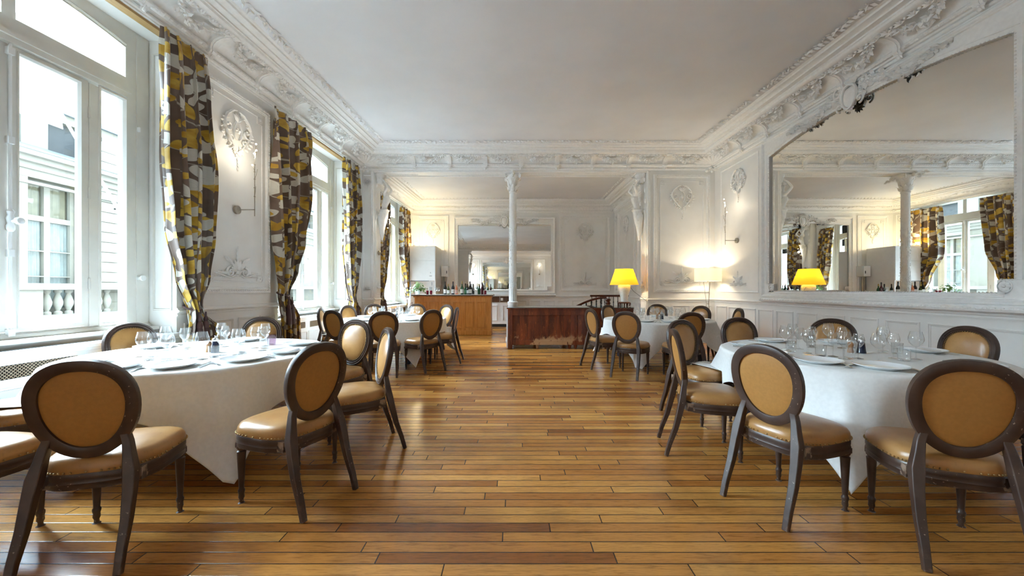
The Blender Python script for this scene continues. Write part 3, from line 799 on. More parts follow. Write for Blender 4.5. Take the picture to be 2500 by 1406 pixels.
# ------------------------------------------------------------------ curtains
def lerp(tab, x):
    for (x0, *a), (x1, *b) in zip(tab, tab[1:]):
        if x0 <= x <= x1:
            t = (x - x0) / (x1 - x0); t = t * t * (3 - 2 * t)
            return [p + (q - p) * t for p, q in zip(a, b)]
    return tab[-1][1:]
def curtain(tab, tie, folds, label, seed, off=0.0, tassel=True, n_off=.10):
    """tab: rows (z, a_left, a_right, fold depth); tie: (a, z)"""
    tab = sorted(tab); R = random.Random(seed); ph = [R.uniform(-.8, .8) for _ in range(40)]
    z0, z1 = tab[0][0], tab[-1][0]; W = folds * .25
    def shape(u, v):
        z = z0 + (z1 - z0) * v; al, ar, d = lerp(tab, z)
        k = u * folds; ang = 2 * PI * k + .5 * math.sin(z * 1.3 + ph[int(k) % 40] * 3) + ph[int(k) % 40] * .0
        top = max(0, (z - (z1 - .18)) / .18)
        d *= 1.25; n = n_off + d * math.sin(ang) * (1 - .45 * top) + .35 * d * math.sin(2.3 * ang + 1.7 + z) * (1 - top) + .012 * math.sin(folds * 9 * PI * u) * top
        n += .06 * max(0, min(1, (1.15 - z) / .3))
        w = ar - al; a = al + w * u + min(.25 * w / folds, .03) * math.sin(ang * 2 + .6)
        return (max(.015, n), a, z)
    o = MB().grid(shape, folds * 30, 90, uv=lambda u, v: (off + u * W, v * (z1 - z0))).build('curtain', MAT['curtain'], mw=FL, smooth=75)
    md = o.modifiers.new('thickness', 'SOLIDIFY'); md.thickness = .004; md.offset = 0
    tag(o, label, 'curtain', 'floral curtains along the windows')
    if tassel:
        a, z = tie; al, ar, d = lerp(tab, z); hw = (ar - al) / 2 + .02
        t = MB(); N = 24
        pts = [(n_off + (.075) * math.cos(2 * PI * k / N), (al + ar) / 2 + hw * math.sin(2 * PI * k / N), z + .03 * math.cos(2 * PI * k / N) * -1) for k in range(N)]
        t.tube(pts, .012, 8, closed=True)
        tb = t.build('tieback', MAT['tassel'], o)
        for s in (-1, 1):
            y = (al + ar) / 2 + s * .045; m = MB(); nn = n_off + .115
            m.lathe([(.008, 0), (.010, -.05), (.02, -.07), (.024, -.09), (.016, -.11), (.03, -.13), (.036, -.16), (.03, -.19), (.036, -.20), (.044, -.30), (.047, -.44)], 18, (nn, y, z - .05), flute=18, fd=.10)
            m.build('tassel', MAT['tassel'], tb)
    return o
curtain([(.03, 4.42, 5.00, .05), (.75, 4.43, 4.92, .05), (1.06, 4.50, 4.66, .05), (1.45, 4.34, 4.78, .07), (2.0, 4.20, 4.88, .08), (2.8, 4.13, 4.93, .075), (3.6, 4.15, 4.86, .06), (4.12, 4.17, 4.81, .045)],
        (4.58, 1.08), 4, 'floral curtain nearest the camera, hanging beside the open awning window', 1)
curtain([(.03, 6.12, 6.62, .05), (.8, 6.10, 6.60, .05), (1.22, 6.16, 6.36, .05), (1.6, 6.10, 6.62, .07), (2.1, 6.02, 6.86, .08), (3.0, 5.97, 7.02, .075), (3.7, 5.97, 7.02, .06), (4.12, 5.98, 7.01, .045)],
        (6.26, 1.22), 4, 'floral curtain between the two tall windows, after the twig wall light', 2, 1.7)
curtain([(.03, 8.42, 9.04, .05), (.8, 8.42, 8.98, .05), (1.04, 8.56, 8.76, .05), (1.5, 8.40, 8.92, .07), (2.2, 8.27, 9.06, .08), (3.0, 8.26, 9.08, .075), (4.12, 8.29, 9.05, .045)],
        (8.65, 1.04), 4, 'floral curtain in the corner against the beam wall, behind the bar-side table', 3, 3.1)
curtain([(.03, 10.2, 10.55, .05), (.8, 10.2, 10.55, .05), (1.1, 10.25, 10.42, .05), (1.7, 10.20, 10.66, .07), (2.4, 10.2, 10.85, .07), (3.86, 10.22, 10.98, .045)],
        (10.32, 1.1), 4, 'floral curtain half hidden behind the white figure of the opening', 4, 4.4, True)
curtain([(.03, 12.4, 12.9, .05), (.8, 12.42, 12.88, .05), (1.05, 12.50, 12.70, .05), (1.6, 12.2, 12.82, .07), (2.4, 11.9, 12.88, .07), (3.86, 11.95, 12.9, .045)],
        (12.6, 1.05), 4, 'floral curtain in the alcove beside the tall white cupboard', 5, 5.3)
# ------------------------------------------------------------------ outside: street, house opposite, awning
struct(MB().box(-16, -4.7, -14, 24, -4.7, -4.5).build('street', simple('asphalt', (.045, .045, .047), .8), smooth=0))
stone = simple('limestone', (.26, .247, .21), .8, var=.05, scale=2)
stoneL = simple('pale_limestone', (.33, .317, .28), .8, var=.04, scale=2)
zinc = simple('zinc_roof', (.20, .235, .26), .45, .3)
XB = -10.6
hb = empty('house_opposite', V((XB, 0, 0))); tag(hb, 'cream stone house across the street with a balustrade and tall windows', 'building')
WX = [(8.48, 9.56), (11.2, 12.35), (14.4, 15.55), (17.6, 18.75)]
def facade():
    m = MB(); z0, z1 = -4.5, 4.0; B0, B1 = 1.25, 3.75
    ed = [7.9] + [x for p in WX for x in p] + [26]
    for k in range(0, len(ed), 2): m.box(-.4, 0, ed[k], ed[k + 1], z0, z1)
    for a, b in WX: m.box(-.4, 0, a, b, z0, .75); m.box(-.4, 0, a, b, B1, z1)
    # upper storey set back, with window openings as dark recesses between piers
    U = [(8.0, 8.6), (9.1, 10.3)] + [(12 + 2 * k, 13.2 + 2 * k) for k in range(5)] + [(-3, -2), (0, 1.2), (3.4, 4.6)]
    U.sort(); ed = [7.9] + [x for p in U for x in p] + [26]
    for k in range(0, len(ed), 2): m.box(-.6, -.25, ed[k], ed[k + 1], 4.0, 5.5)
    for a, b in U: m.box(-.6, -.25, a, b, 5.3, 5.5); m.box(-.6, -.25, a, b, 4.0, 4.55)
    for a, b in U:
        for p in ((a, a + .06), (b - .06, b), ((a + b) / 2 - .04, (a + b) / 2 + .04)): m.box(-.5, -.44, *p, 4.55, 5.3)
        m.box(-.505, -.435, a, b, 4.56, 4.62); m.box(-.505, -.435, a, b, 5.22, 5.29); m.box(-.504, -.436, a, b, 4.95, 4.98)
    return m
facade().build('facade', stone, hb, smooth=0)
m = MB()
for a0, a1 in ((9.78, 10.42),):
    for k in range(22): m.box(0, .03, a0 + (.0 if k % 2 else .06), a1, -.6 + .26 * k, -.6 + .26 * k + .24)
m.build('quoins', stoneL, hb, smooth=0)
m = MB(); m.box(0, .12, 7.9, 26, 3.92, 4.05); m.box(0, .25, 7.9, 26, 4.05, 4.16); m.box(0, .40, 7.9, 26, 4.16, 4.26); m.box(0, .10, 7.9, 26, 3.6, 3.66); m.build('cornice', stoneL, hb, smooth=0)
MB().prism([(-.25, 4.55), (.42, 4.28), (.42, 4.26), (-.25, 4.26)], lambda x, z: (x, 7.9, z), lambda x, z: (x, 26, z)).build('ledge_roof', zinc, hb, smooth=0, recalc=True)
MB().prism([(-.15, 5.5), (-.15, 5.62), (-3.2, 7.6), (-6, 7.6), (-6, 5.5)], lambda x, z: (x, 7.9, z), lambda x, z: (x, 26, z)).build('roof', zinc, hb, smooth=0, recalc=True)
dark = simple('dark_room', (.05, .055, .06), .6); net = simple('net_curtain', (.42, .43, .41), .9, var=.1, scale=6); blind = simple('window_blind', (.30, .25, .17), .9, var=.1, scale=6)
for a, b in WX:
    f = MB(); n0, n1 = -.26, -.18; mid = (a + b) / 2
    for p in ((a, a + .07), (b - .07, b), (mid - .06, mid + .06)): f.box(n0, n1, *p, .75, 3.75)
    for z, h in ((.75, .10), (1.75 - .18, .025), (2.25 - .1, .025), (2.84, .12), (3.66, .09)): f.box(n0 - .004, n1 + .004, a + .001, b - .001, z, z + h)
    mid_ = mid
    f.box(.0, .05, a - .18, a, .75, 3.95); f.box(.0, .05, b, b + .18, .75, 3.95); f.box(0, .06, a - .18, b + .18, 3.75, 3.92)
    wf = f.build('window', stoneL, hb, smooth=0)
    for u0, u1, z0_, z1_, mt in ((a, mid_, .8, 2.9, net), (mid_, b, .8, 2.9, net), (a, b, 2.9, 3.7, blind)):
        MB().grid(lambda u, v: (-.30 + .015 * math.sin(u * 50), u0 + (u1 - u0) * u, z0_ + (z1_ - z0_) * v), 60, 1).build('net', mt, wf)
    MB().box(-.235, -.232, a, b, .8, 3.7).build('pane', MAT['pane'], wf, smooth=0)
MB().box(-.45, -.40, 7.9, 26, .5, 5.4).build('interior', dark, hb, smooth=0)  # flat sheet; the gloom of the unlit rooms is put into its colour
bal = MB().lathe([(.075, 0), (.075, .05), (.035, .08), (.05, .12), (.085, .22), (.09, .28), (.06, .40), (.038, .46), (.05, .49), (.07, .50), (.07, .55)], 12)
BAL = bal.mesh('baluster'); BAL.materials.append(stoneL)
m = MB(); m.box(.0, .42, 7.9, 26, 1.28, 1.42); m.box(.0, .40, 7.9, 26, .45, .72)
for k in range(4, 8): m.box(.05, .36, -2.8 + 2.75 * k - .3, -2.8 + 2.75 * k + .3, .72, 1.28)
m.build('balcony_rail', stoneL, hb, smooth=0)
for k in range(8):
    for q in range(7):
        y = -2.8 + 2.75 * k + .3 + .215 * (q + .9)
        if 8 < y < 14 and y < -2.8 + 2.75 * (k + 1) - .32:
            o = bpy.data.objects.new('baluster', BAL); col.objects.link(o); o.parent = hb; o.location = (.2, y, .72)
# dark iron lantern on the house opposite
l = MB(); l.lathe([(.02, 0), (.24, -.10), (.26, -.12), (.02, -.13)], 16, (.75, 10.35, 3.35)); l.lathe([(.15, -.13), (.11, -.30)], 12, (.75, 10.35, 3.35)); l.tube([(0, 10.35, 3.42), (.4, 10.35, 3.45), (.75, 10.35, 3.36)], .02, 6)
tag(l.build('street_lantern', MAT['black'], mw=V((XB, 0, 0))), 'dark street lantern bracketed to the house opposite, seen in the side pane', 'lantern')
# canvas awning fixed outside the near window
aw = empty('awning', FL @ M.Translation((0, WC[0], 0))); tag(aw, 'cream canvas awning let down outside the near window', 'awning')
canvas = simple('awning_canvas', (.62, .60, .54), .8, var=.03)
A0, A1 = -1.45, 1.20; xo, zo = -1.38, 3.36
MB().grid(lambda u, v: (-.56 + (xo + .56) * v, A0 + (A1 - A0) * u, 3.78 + (zo - 3.78) * v - .03 * math.sin(v * PI)), 8, 8).build('canvas', canvas, aw)
MB().grid(lambda u, v: (xo - .01 + .03 * v, A0 + (A1 - A0) * u, zo - .21 * v - .012 * math.sin(u * PI * 2) * v), 30, 4).build('valance', canvas, aw)
m = MB()
for a in (A0 + .02, A1 - .02): m.tube([(xo, a, zo), (-.60, a, 2.10)], .016, 8)
m.tube([(xo, A0, zo), (xo, A1, zo)], .018, 8); m.tube([(-.97, A0, 3.56), (-.97, A1, 3.56)], .012, 6)
m.build('arm', MAT['white'], aw)
# ------------------------------------------------------------------ medallion dining chair, facing local +y, origin on the floor under the seat
def ringpt(th, k=1.0):
    c, s = math.cos(th), math.sin(th)
    x = .186 * k * math.copysign(abs(c) ** .9, c) * (1 + .14 * s); z = .214 * k * math.copysign(abs(s) ** .95, s)
    return x, z
TILT = M.Translation((0, -.222, .735)) @ M.Rotation(math.radians(9), 4, 'X')
def make_chair():
    r = empty('dining_chair')
    W_, LE = MAT['chair_wood'], MAT['leather']
    m = MB(); N = 56; sec = [(-.026, -.016), (-.028, .008), (-.018, .021), (-.010, .014), (.0, .022), (.010, .014), (.020, .020), (.028, .006), (.026, -.016), (.014, -.020), (-.014, -.020)]
    def rp(u, v):
        th = 2 * PI * u; q = sec[int(round(v * len(sec))) % len(sec)]
        x, z = ringpt(th); L = math.hypot(x, z)
        return TILT @ V((x + x / L * q[0], q[1], z + z / L * q[0]))
    m.grid(rp, N, len(sec), True, True, flip=True)
    m.build('back_frame', W_, r, smooth=50)
    K = 40
    m = MB(); rings = [(.0, .034), (.35, .032), (.6, .026), (.78, .016), (.88, .004)]
    b = len(m.v); m.v.append(tuple(TILT @ V((0, .036, 0))))
    for k, y in rings[1:]:
        for i in range(K):
            x, z = ringpt(2 * PI * i / K, k); m.v.append(tuple(TILT @ V((x, y, z))))
    for i in range(K): m.f.append((b, b + 1 + (i + 1) % K, b + 1 + i))
    for j in range(len(rings) - 2):
        for i in range(K):
            i2 = (i + 1) % K; o = b + 1 + j * K; m.f.append((o + i, o + i2, o + K + i2, o + K + i))
    m.build('backrest', LE, r, smooth=80)
    m = MB(); b = 0; m.v.append(tuple(TILT @ V((0, -.014, 0))))
    for k, y in ((.5, -.013), (.80, -.010), (.90, -.004)):
        for i in range(K):
            x, z = ringpt(2 * PI * i / K, k); m.v.append(tuple(TILT @ V((x, y, z))))
    for i in range(K): m.f.append((0, 1 + i, 1 + (i + 1) % K))
    for j in range(2):
        for i in range(K):
            i2 = (i + 1) % K; o = 1 + j * K; m.f.append((o + i, o + K + i, o + K + i2, o + i2))
    tag(m.build('back_panel', MAT['backcloth'], r, smooth=80), 'tan cloth outside of the backrest')
    m = MB()
    for i in range(72):
        x, z = ringpt(2 * PI * i / 72, .872); p = TILT @ V((x, .012, z)); m.ball(p, .0055, 6, 3)
    # seat outline
    def so(ph, k=1.0):
        c, s = math.cos(ph), math.sin(ph)
        x = math.copysign(abs(c) ** .55, c) * .235 * (1 + .13 * s); y = math.copysign(abs(s) ** .6, s) * .225 * (1 + (.06 * (1 - abs(c)) if s > 0 else 0))
        return x * k, y * k + .01
    for i in range(64):
        ph = 2 * PI * i / 64; x, y = so(ph, 1.012); m.ball((x, y, .437), .0055, 6, 3)
    tag(m.build('nail_trim', MAT['brass'], r, smooth=60), 'row of brass upholstery nails')
    m = MB(); pr = [(.93, .352), (.985, .352), (.995, .362), (.985, .374), (1.005, .382), (.99, .394), (1.0, .402), (1.0, .425), (.985, .430), (.93, .43)]
    m.grid(lambda u, v: (*so(2 * PI * u, pr[int(round(v * (len(pr) - 1)))][0]), pr[int(round(v * (len(pr) - 1)))][1]), 56, len(pr) - 1, True)
    m.box(-.20, .20, -.19, .20, .36, .42)
    m.build('seat_frame', W_, r, smooth=45)
    m = MB(); pr = [(.99, .428), (1.0, .445), (.985, .468), (.94, .486), (.85, .498), (.6, .508), (.3, .512), (.001, .513)]
    m.grid(lambda u, v: (*so(2 * PI * u, pr[int(round(v * (len(pr) - 1)))][0]), pr[int(round(v * (len(pr) - 1)))][1]), 56, len(pr) - 1, True)
    m.build('seat', LE, r, smooth=80)
    for s in (-1, 1):
        m = MB(); x0, z0 = ringpt(-PI / 2 + s * .98)
        p = TILT @ V((x0, -.002, z0))
        rp_ = [TILT @ V((ringpt(-PI / 2 + s * q)[0], .0, ringpt(-PI / 2 + s * q)[1])) for q in (.95, 1.15, 1.4)]
        m.tube([(s * .192, -.345, 0), (s * .191, -.318, .10), (s * .188, -.275, .22), (s * .184, -.246, .34), (s * .178, -.226, .43), (s * .166, -.215, .50), (s * .156, -.207, .56), rp_[0], rp_[1], rp_[2]],
               [.020, .022, .026, .030, .034, .030, .026, .025, .022, .012], 4, ry=[.022, .024, .028, .032, .036, .028, .025, .024, .022, .012], up=(0, 1, 0))
        m.build('leg', W_, r, smooth=35, bevel=.004, seg=2)
    for s in (-1, 1):
        m = MB(); m.box(s * .193 - .024, s * .193 + .024, .155, .203, .340, .37)
        m.lathe([(.020, .0), (.012, .006), (.011, .02), (.017, .035), (.015, .055), (.019, .07), (.019, .08), (.014, .088), (.0145, .10), (.024, .30), (.026, .315), (.018, .322), (.027, .335), (.027, .35)], 20, (s * .193, .180, 0), flute=10, fd=.07)
        m.build('leg', W_, r, smooth=45)
    return r
# T: table name -> centre, cloth corner angle, phrase
T = {'A': ((-2.66, 3.40), -48), 'B': ((2.87, 3.35), -131), 'C': ((-2.2, 7.3), -55), 'D': ((2.65, 7.1), -125)}
NEAR = {'A': 'near window table', 'B': 'near mirror table', 'C': 'far table by the bar', 'D': 'far table by the yellow lamp'}
# chairs: table, centre of the back (x, y), facing turn from the table centre, label
CH = [
 ('A', -2.0, 1.80, -6, 'medallion chair with its dark back to the camera, in front of the near window table'),
 ('A', -1.17, 2.38, 12, 'medallion chair angled beside the hanging cloth corner of the near window table'),
 ('A', -1.05, 3.30, 34, 'medallion chair seen edge on at the aisle side of the near window table'),
 ('A', -1.66, 4.15, 32, 'pale lit medallion chair behind the edge-on aisle chair of the near window table'),
 ('A', -2.92, 4.55, 0, 'medallion chair behind the near window table, between the two nearest curtains'),
 ('A', -3.62, 3.72, 0, 'medallion chair between the near window table and the grilled radiator cover'),
 ('A', -3.45, 2.48, 4, 'medallion chair cut by the picture edge, at the radiator side of the near window table'),
 ('A', -2.82, 1.72, 0, 'medallion chair of which only seat and legs show, next to the white cloth corner'),
 ('B', 1.48, 2.30, -15, 'medallion chair with chipped frame in front of the near mirror table, next to the aisle'),
 ('B', 2.12, 1.80, 4, 'medallion chair with its big chipped back to the camera, in front of the mirror table'),
 ('B', 1.33, 3.20, -18, 'medallion chair seen edge on at the aisle end of the near mirror table'),
 ('B', 1.80, 4.15, -30, 'medallion chair with shiny front just beyond the edge-on chair of the mirror table'),
 ('B', 2.60, 4.48, -10, 'medallion chair behind the white plates on the far side of the mirror table'),
 ('B', 3.48, 4.22, 0, 'medallion chair under the wall mirror, behind the pepper mill of the mirror table'),
 ('B', 3.94, 3.42, 0, 'medallion chair under the wall mirror beside the last tall panel of the dado'),
 ('B', 3.60, 2.15, 0, 'medallion chair mostly outside the picture, at the wall end of the mirror table'),
 ('C', -1.89, 5.72, 4, 'medallion chair with its back to the camera, in front of the bar-side table'),
 ('C', -1.26, 6.15, 9, 'medallion chair turned by the cloth corner of the bar-side table'),
 ('C', -.98, 6.95, 16, 'medallion chair seen edge on in front of the wooden bar panels'),
 ('C', -1.36, 8.15, 6, 'pale lit medallion chair facing the camera in front of the wooden bar'),
 ('C', -2.10, 8.60, 0, 'pale medallion chair behind the glasses of the bar-side table, below the potted plant'),
 ('C', -3.30, 7.80, 0, 'medallion chair below the tasselled corner curtain at the bar-side table'),
 ('C', -2.80, 6.05, 0, 'medallion chair with dark back beside the second radiator cover'),
 ('C', -3.33, 6.75, -14, 'medallion chair seen edge on against the second radiator cover'),
 ('C', -3.0, 8.45, 0, 'medallion chair hidden behind the glasses under the alcove curtain'),
 ('D', 1.66, 5.68, 0, 'medallion chair with its back to the camera, in front of the lamp-side table'),
 ('D', 1.30, 6.45, -9, 'medallion chair seen edge on before the worn red sideboard'),
 ('D', 2.00, 8.02, 0, 'small medallion chair between the worn sideboard and the lamp-side table'),
 ('D', 3.12, 8.36, 0, 'medallion chair behind the glasses of the lamp-side table, under the wall panel'),
 ('D', 3.60, 7.55, 4, 'medallion chair below the white floor lamp at the lamp-side table'),
 ('D', 2.54, 5.50, 9, 'dark-backed medallion chair of the lamp-side table, behind the shiny chair'),
 ('D', 3.87, 6.62, 12, 'medallion chair seen edge on against the dado below the twig wall light'),
]
SEATINV = {}
chair0 = make_chair(); SEATS = {k: [] for k in T}
for i, (t, x, y, dt, lab) in enumerate(CH):
    c = T[t][0]; dd = math.hypot(c[0] - x, c[1] - y)
    if dd < 1.16: x, y = c[0] + (x - c[0]) * 1.16 / dd, c[1] + (y - c[1]) * 1.16 / dd
    if x < -3.70: x = -3.70
    ang = math.atan2(c[1] - y, c[0] - x) + math.radians(dt)
    mw = M.Translation((x + .255 * math.cos(ang), y + .255 * math.sin(ang), 0)) @ M.Rotation(ang - PI / 2, 4, 'Z')
    o = chair0 if i == 0 else dup(chair0)
    o.matrix_world = mw
    tag(o, lab, 'chair', 'medallion chairs at the ' + NEAR[t])
    SEATINV.setdefault(t, []).extend([mw.inverted()] if math.hypot(c[0] - x, c[1] - y) < 1.42 else []); SEATS[t].append((math.atan2(y - c[1], x - c[0]), i))
# ------------------------------------------------------------------ tables and cloths
RT = .93; HT = .745
def make_table():
    r = empty('dining_table')
    MB().lathe([(RT - .02, HT - .03), (RT, HT - .025), (RT, HT - .006), (RT - .01, HT)], 64).build('tabletop', wood('table_ply', (.20, .11, .05), (.30, .18, .09), .5), r)
    for x in (-.50, .50):
        for y in (-.50, .50): MB().box(x - .032, x + .032, y - .032, y + .032, 0, HT - .03).build('leg', MAT['tableleg'], r, bevel=.004)
    m = MB()
    for s in (-1, 1): m.box(-.47, .47, s * .5 - .014, s * .5 + .014, HT - .12, HT - .031); m.box(s * .5 - .014, s * .5 + .014, -.47, .47, HT - .12, HT - .031)
    m.build('apron', MAT['tableleg'], r)
    return r
def cloth(k, c, corner, seed):
    R = random.Random(seed); HS = 1.185; NU = 240; NR = 26; NH = 34
    fold = [R.uniform(-1, 1) for _ in range(8)]; c0 = math.radians(corner)
    def pt(u, v):
        th = 2 * PI * u
        q = ((th - c0 + PI / 4) % (PI / 2)) - PI / 4          # angle from the closest corner
        q = -abs(q); L = HS / math.cos(PI / 4 + q)             # distance to the hem
        L = min(L, HS * 1.40)
        zt = HT + .004
        if v <= .45:
            r = RT * 1.0 * (v / .45); return (r * math.cos(th), r * math.sin(th), zt)
        d = (L - RT) * (v - .45) / .55
        near = math.exp(-((q / .30) ** 2))                     # cone fold gathered at each corner
        e = min(1, d / .05); lip = .022 * math.sin(min(1, d / .03) * PI / 2)
        side = .5 + .5 * math.cos((q / (PI / 4)) * PI)
        rip = math.cos(th * 14 + fold[0] * 3) * .012 + math.cos(th * 9 + fold[1] * 5) * .016
        pull = math.exp(-(((abs(q) - .33) / .13) ** 2))
        r = RT + lip + d * (.05 + .26 * near - .15 * pull) + e * rip * d * 3.2
        kk = math.exp(-((q / .06) ** 2)) * d * .10
        r += kk
        z = zt - max(0, d - .012) * (1 - .035 * near) - .012 * e
        tw = .10 * near * d * fold[2 + int(((th - c0) % (2 * PI)) / (PI / 2)) % 4]
        p = V((r * math.cos(th + tw), r * math.sin(th + tw), max(.02, z)))
        for inv in SEATINV[k]:                                  # the cloth lies on the seats pushed under the table
            q_ = inv @ V((c[0] + p.x, c[1] + p.y, 0))
            if abs(q_.x) < .285 and -.20 < q_.y < .275: p.z = max(p.z, .522)
        return p
    vs_ = [.45 * i / 8 for i in range(9)] + [.45 + .55 * (i / NH) for i in range(1, NH + 1)]
    m = MB(); m.grid(lambda u, v: pt(u, vs_[int(round(v * (len(vs_) - 1)))]), NU, len(vs_) - 1, True)
    o = m.build('tablecloth', MAT['linen'], mw=V((c[0], c[1], 0)), smooth=80)
    md = o.modifiers.new('thickness', 'SOLIDIFY'); md.thickness = .0025; md.offset = 1
    return o
tab0 = make_table()
TL = {'A': 'round table under white cloth beside the near window', 'B': 'round table under white cloth beside the wall mirror', 'C': 'round table under white cloth in front of the bar', 'D': 'round table under white cloth by the worn red sideboard'}
CLB = {'A': 'white cloth with a long pointed corner, on the near window table', 'B': 'white cloth with soft folds, on the near mirror table', 'C': 'white cloth on the far table before the bar', 'D': 'white cloth on the far table before the yellow lamp'}
for i, k in enumerate(T):
    c, corner = T[k]; o = tab0 if i == 0 else dup(tab0)
    o.matrix_world = M.Translation((*c, 0)) @ M.Rotation(math.radians(corner + 45), 4, 'Z'); tag(o, TL[k], 'table', 'round tables')
    tag(cloth(k, c, corner, 20 + i), CLB[k], 'tablecloth', 'white tablecloths')
# ------------------------------------------------------------------ tableware
ZT = HT + .0068
PL = MB().lathe([(.0, .002), (.08, .002), (.085, .0), (.10, .0), (.105, .004), (.135, .014), (.152, .021), (.153, .024), (.150, .025), (.13, .017), (.10, .008), (.09, .006), (.0, .006)], 48, cap0=False, cap1=False).mesh('dinner_plate', 40); PL.materials.append(MAT['porcelain'])
def fork_m():
    m = MB(); pr = [(0, .010, 0), (.02, .011, .001), (.05, .007, .003), (.09, .004, .006), (.115, .005, .006), (.125, .011, .004), (.14, .013, .001)]
    def g(u, v):
        i = v * (len(pr) - 1); k = min(int(i), len(pr) - 2); t = i - k; a, b = pr[k], pr[k + 1]
        return ((2 * u - 1) * (a[1] + (b[1] - a[1]) * t), a[0] + (b[0] - a[0]) * t, a[2] + (b[2] - a[2]) * t + .003)
    m.grid(g, 4, 18)
    for k in range(4): m.box(-.013 + .0078 * k - .0, -.013 + .0078 * k + .0045, .14, .195, .003, .0055)
    return m
def knife_m():
    m = MB(); m.tube([(0, 0, .006), (0, .05, .007), (0, .10, .007)], [.007, .008, .006], 8, ry=[.005, .006, .005], up=(1, 0, 0))
    m.prism([(-.009, .10), (.009, .10), (.010, .19), (.004, .225), (-.007, .20)], lambda x, y: (x, y, .006), lambda x, y: (x, y, .0075)); return m
FK = fork_m().mesh('fork', 50); FK.materials.append(MAT['steel']); KN = knife_m().mesh('knife', 50); KN.materials.append(MAT['steel'])
def napkin_m():
    m = MB()
    for k in range(4):
        q = .002 * k; m.grid(lambda u, v: (-.062 + q + .124 * u, -.10 + q + (.20 - q) * v, .003 + .0045 * k + .002 * math.sin(u * 5 + k) * math.sin(v * 4 + k)), 8, 8)
    m.box(-.061, .059, -.10, .098, .001, .017); return m
NP = napkin_m().mesh('napkin', 50); NP.materials.append(MAT['linen'])
def wine_glass(name, H, rb, rf):
    r = empty(name); g = MAT['glass']; hs = H * .42
    MB().lathe([(.004, hs), (rb * .45, hs + .012), (rb * .85, hs + .035), (rb, hs + .058), (rb * .97, hs + .08), (rb * .80, H - .015), (rb * .74, H), (rb * .715, H), (rb * .77, H - .016), (rb * .93, hs + .08), (rb * .955, hs + .058), (rb * .80, hs + .037), (rb * .4, hs + .015), (.002, hs + .006)], 28, cap0=False, cap1=False).build('bowl', g, r, smooth=70)
    MB().lathe([(.0045, .008), (.0035, .02), (.0033, hs * .6), (.005, hs + .002)], 10, cap0=False, cap1=False).build('stem', g, r, smooth=70)
    MB().lathe([(rf, 0), (rf, .0015), (rf * .6, .004), (.004, .010)], 24).build('foot', g, r, smooth=50)
    return r
def tumbler_m():
    return MB().lathe([(.034, 0), (.036, .003), (.039, .09), (.0375, .09), (.0345, .01), (.0, .008)], 26, cap1=False)
TB = tumbler_m().mesh('water_glass', 50); TB.materials.append(MAT['glass'])
WG0, WG1 = wine_glass('red_wine_glass', .215, .047, .038), wine_glass('white_wine_glass', .195, .039, .034)
# plain one-mesh glass for the far tables
fw = MB(); hs = .085; rb = .045; H = .21
fw.lathe([(.036, 0), (.036, .002), (.006, .008), (.0035, .02), (.0035, hs), (rb * .6, hs + .015), (rb, hs + .055), (rb * .95, hs + .08), (rb * .74, H), (rb * .71, H), (rb * .91, hs + .08), (rb * .95, hs + .055), (rb * .5, hs + .018), (.001, hs + .008)], 20, cap1=False)
FW = fw.mesh('wine_glass', 60); FW.materials.append(MAT['glass'])
used = [False, False]
SHORT = {0: 'dark-backed front chair', 1: 'angled chair by the cloth corner', 2: 'edge-on aisle chair', 3: 'pale aisle chair', 4: 'chair between curtains', 5: 'chair at the grilled radiator cover', 6: 'cut-off radiator side chair', 7: 'seat with the white cloth corner',
 8: 'chipped chair next to the aisle', 9: 'big chipped chair', 10: 'edge-on chair', 11: 'shiny chair', 12: 'chair on the far side', 13: 'chair behind the pepper mill', 14: 'chair by the last dado panel', 15: 'chair outside the picture',
 16: 'chair turning its back', 17: 'chair by the cloth corner', 18: 'edge-on chair before the bar', 19: 'pale chair facing out', 20: 'chair below the plant', 21: 'chair under the tassels', 22: 'dark-backed chair', 23: 'edge-on chair at the radiator', 24: 'chair hidden by glasses',
 25: 'chair turning its back', 26: 'edge-on chair', 27: 'small chair by the sideboard', 28: 'chair under the wall panel', 29: 'chair below the floor lamp', 30: 'dark-backed chair', 31: 'edge-on chair at the dado'}
TN = {'A': 'near window table', 'B': 'near mirror table', 'C': 'bar-side table', 'D': 'lamp-side table'}
def put(me, name, mw, lab, cat, group):
    o = bpy.data.objects.new(name, me); col.objects.link(o); o.matrix_world = mw; return tag(o, lab, cat, group)
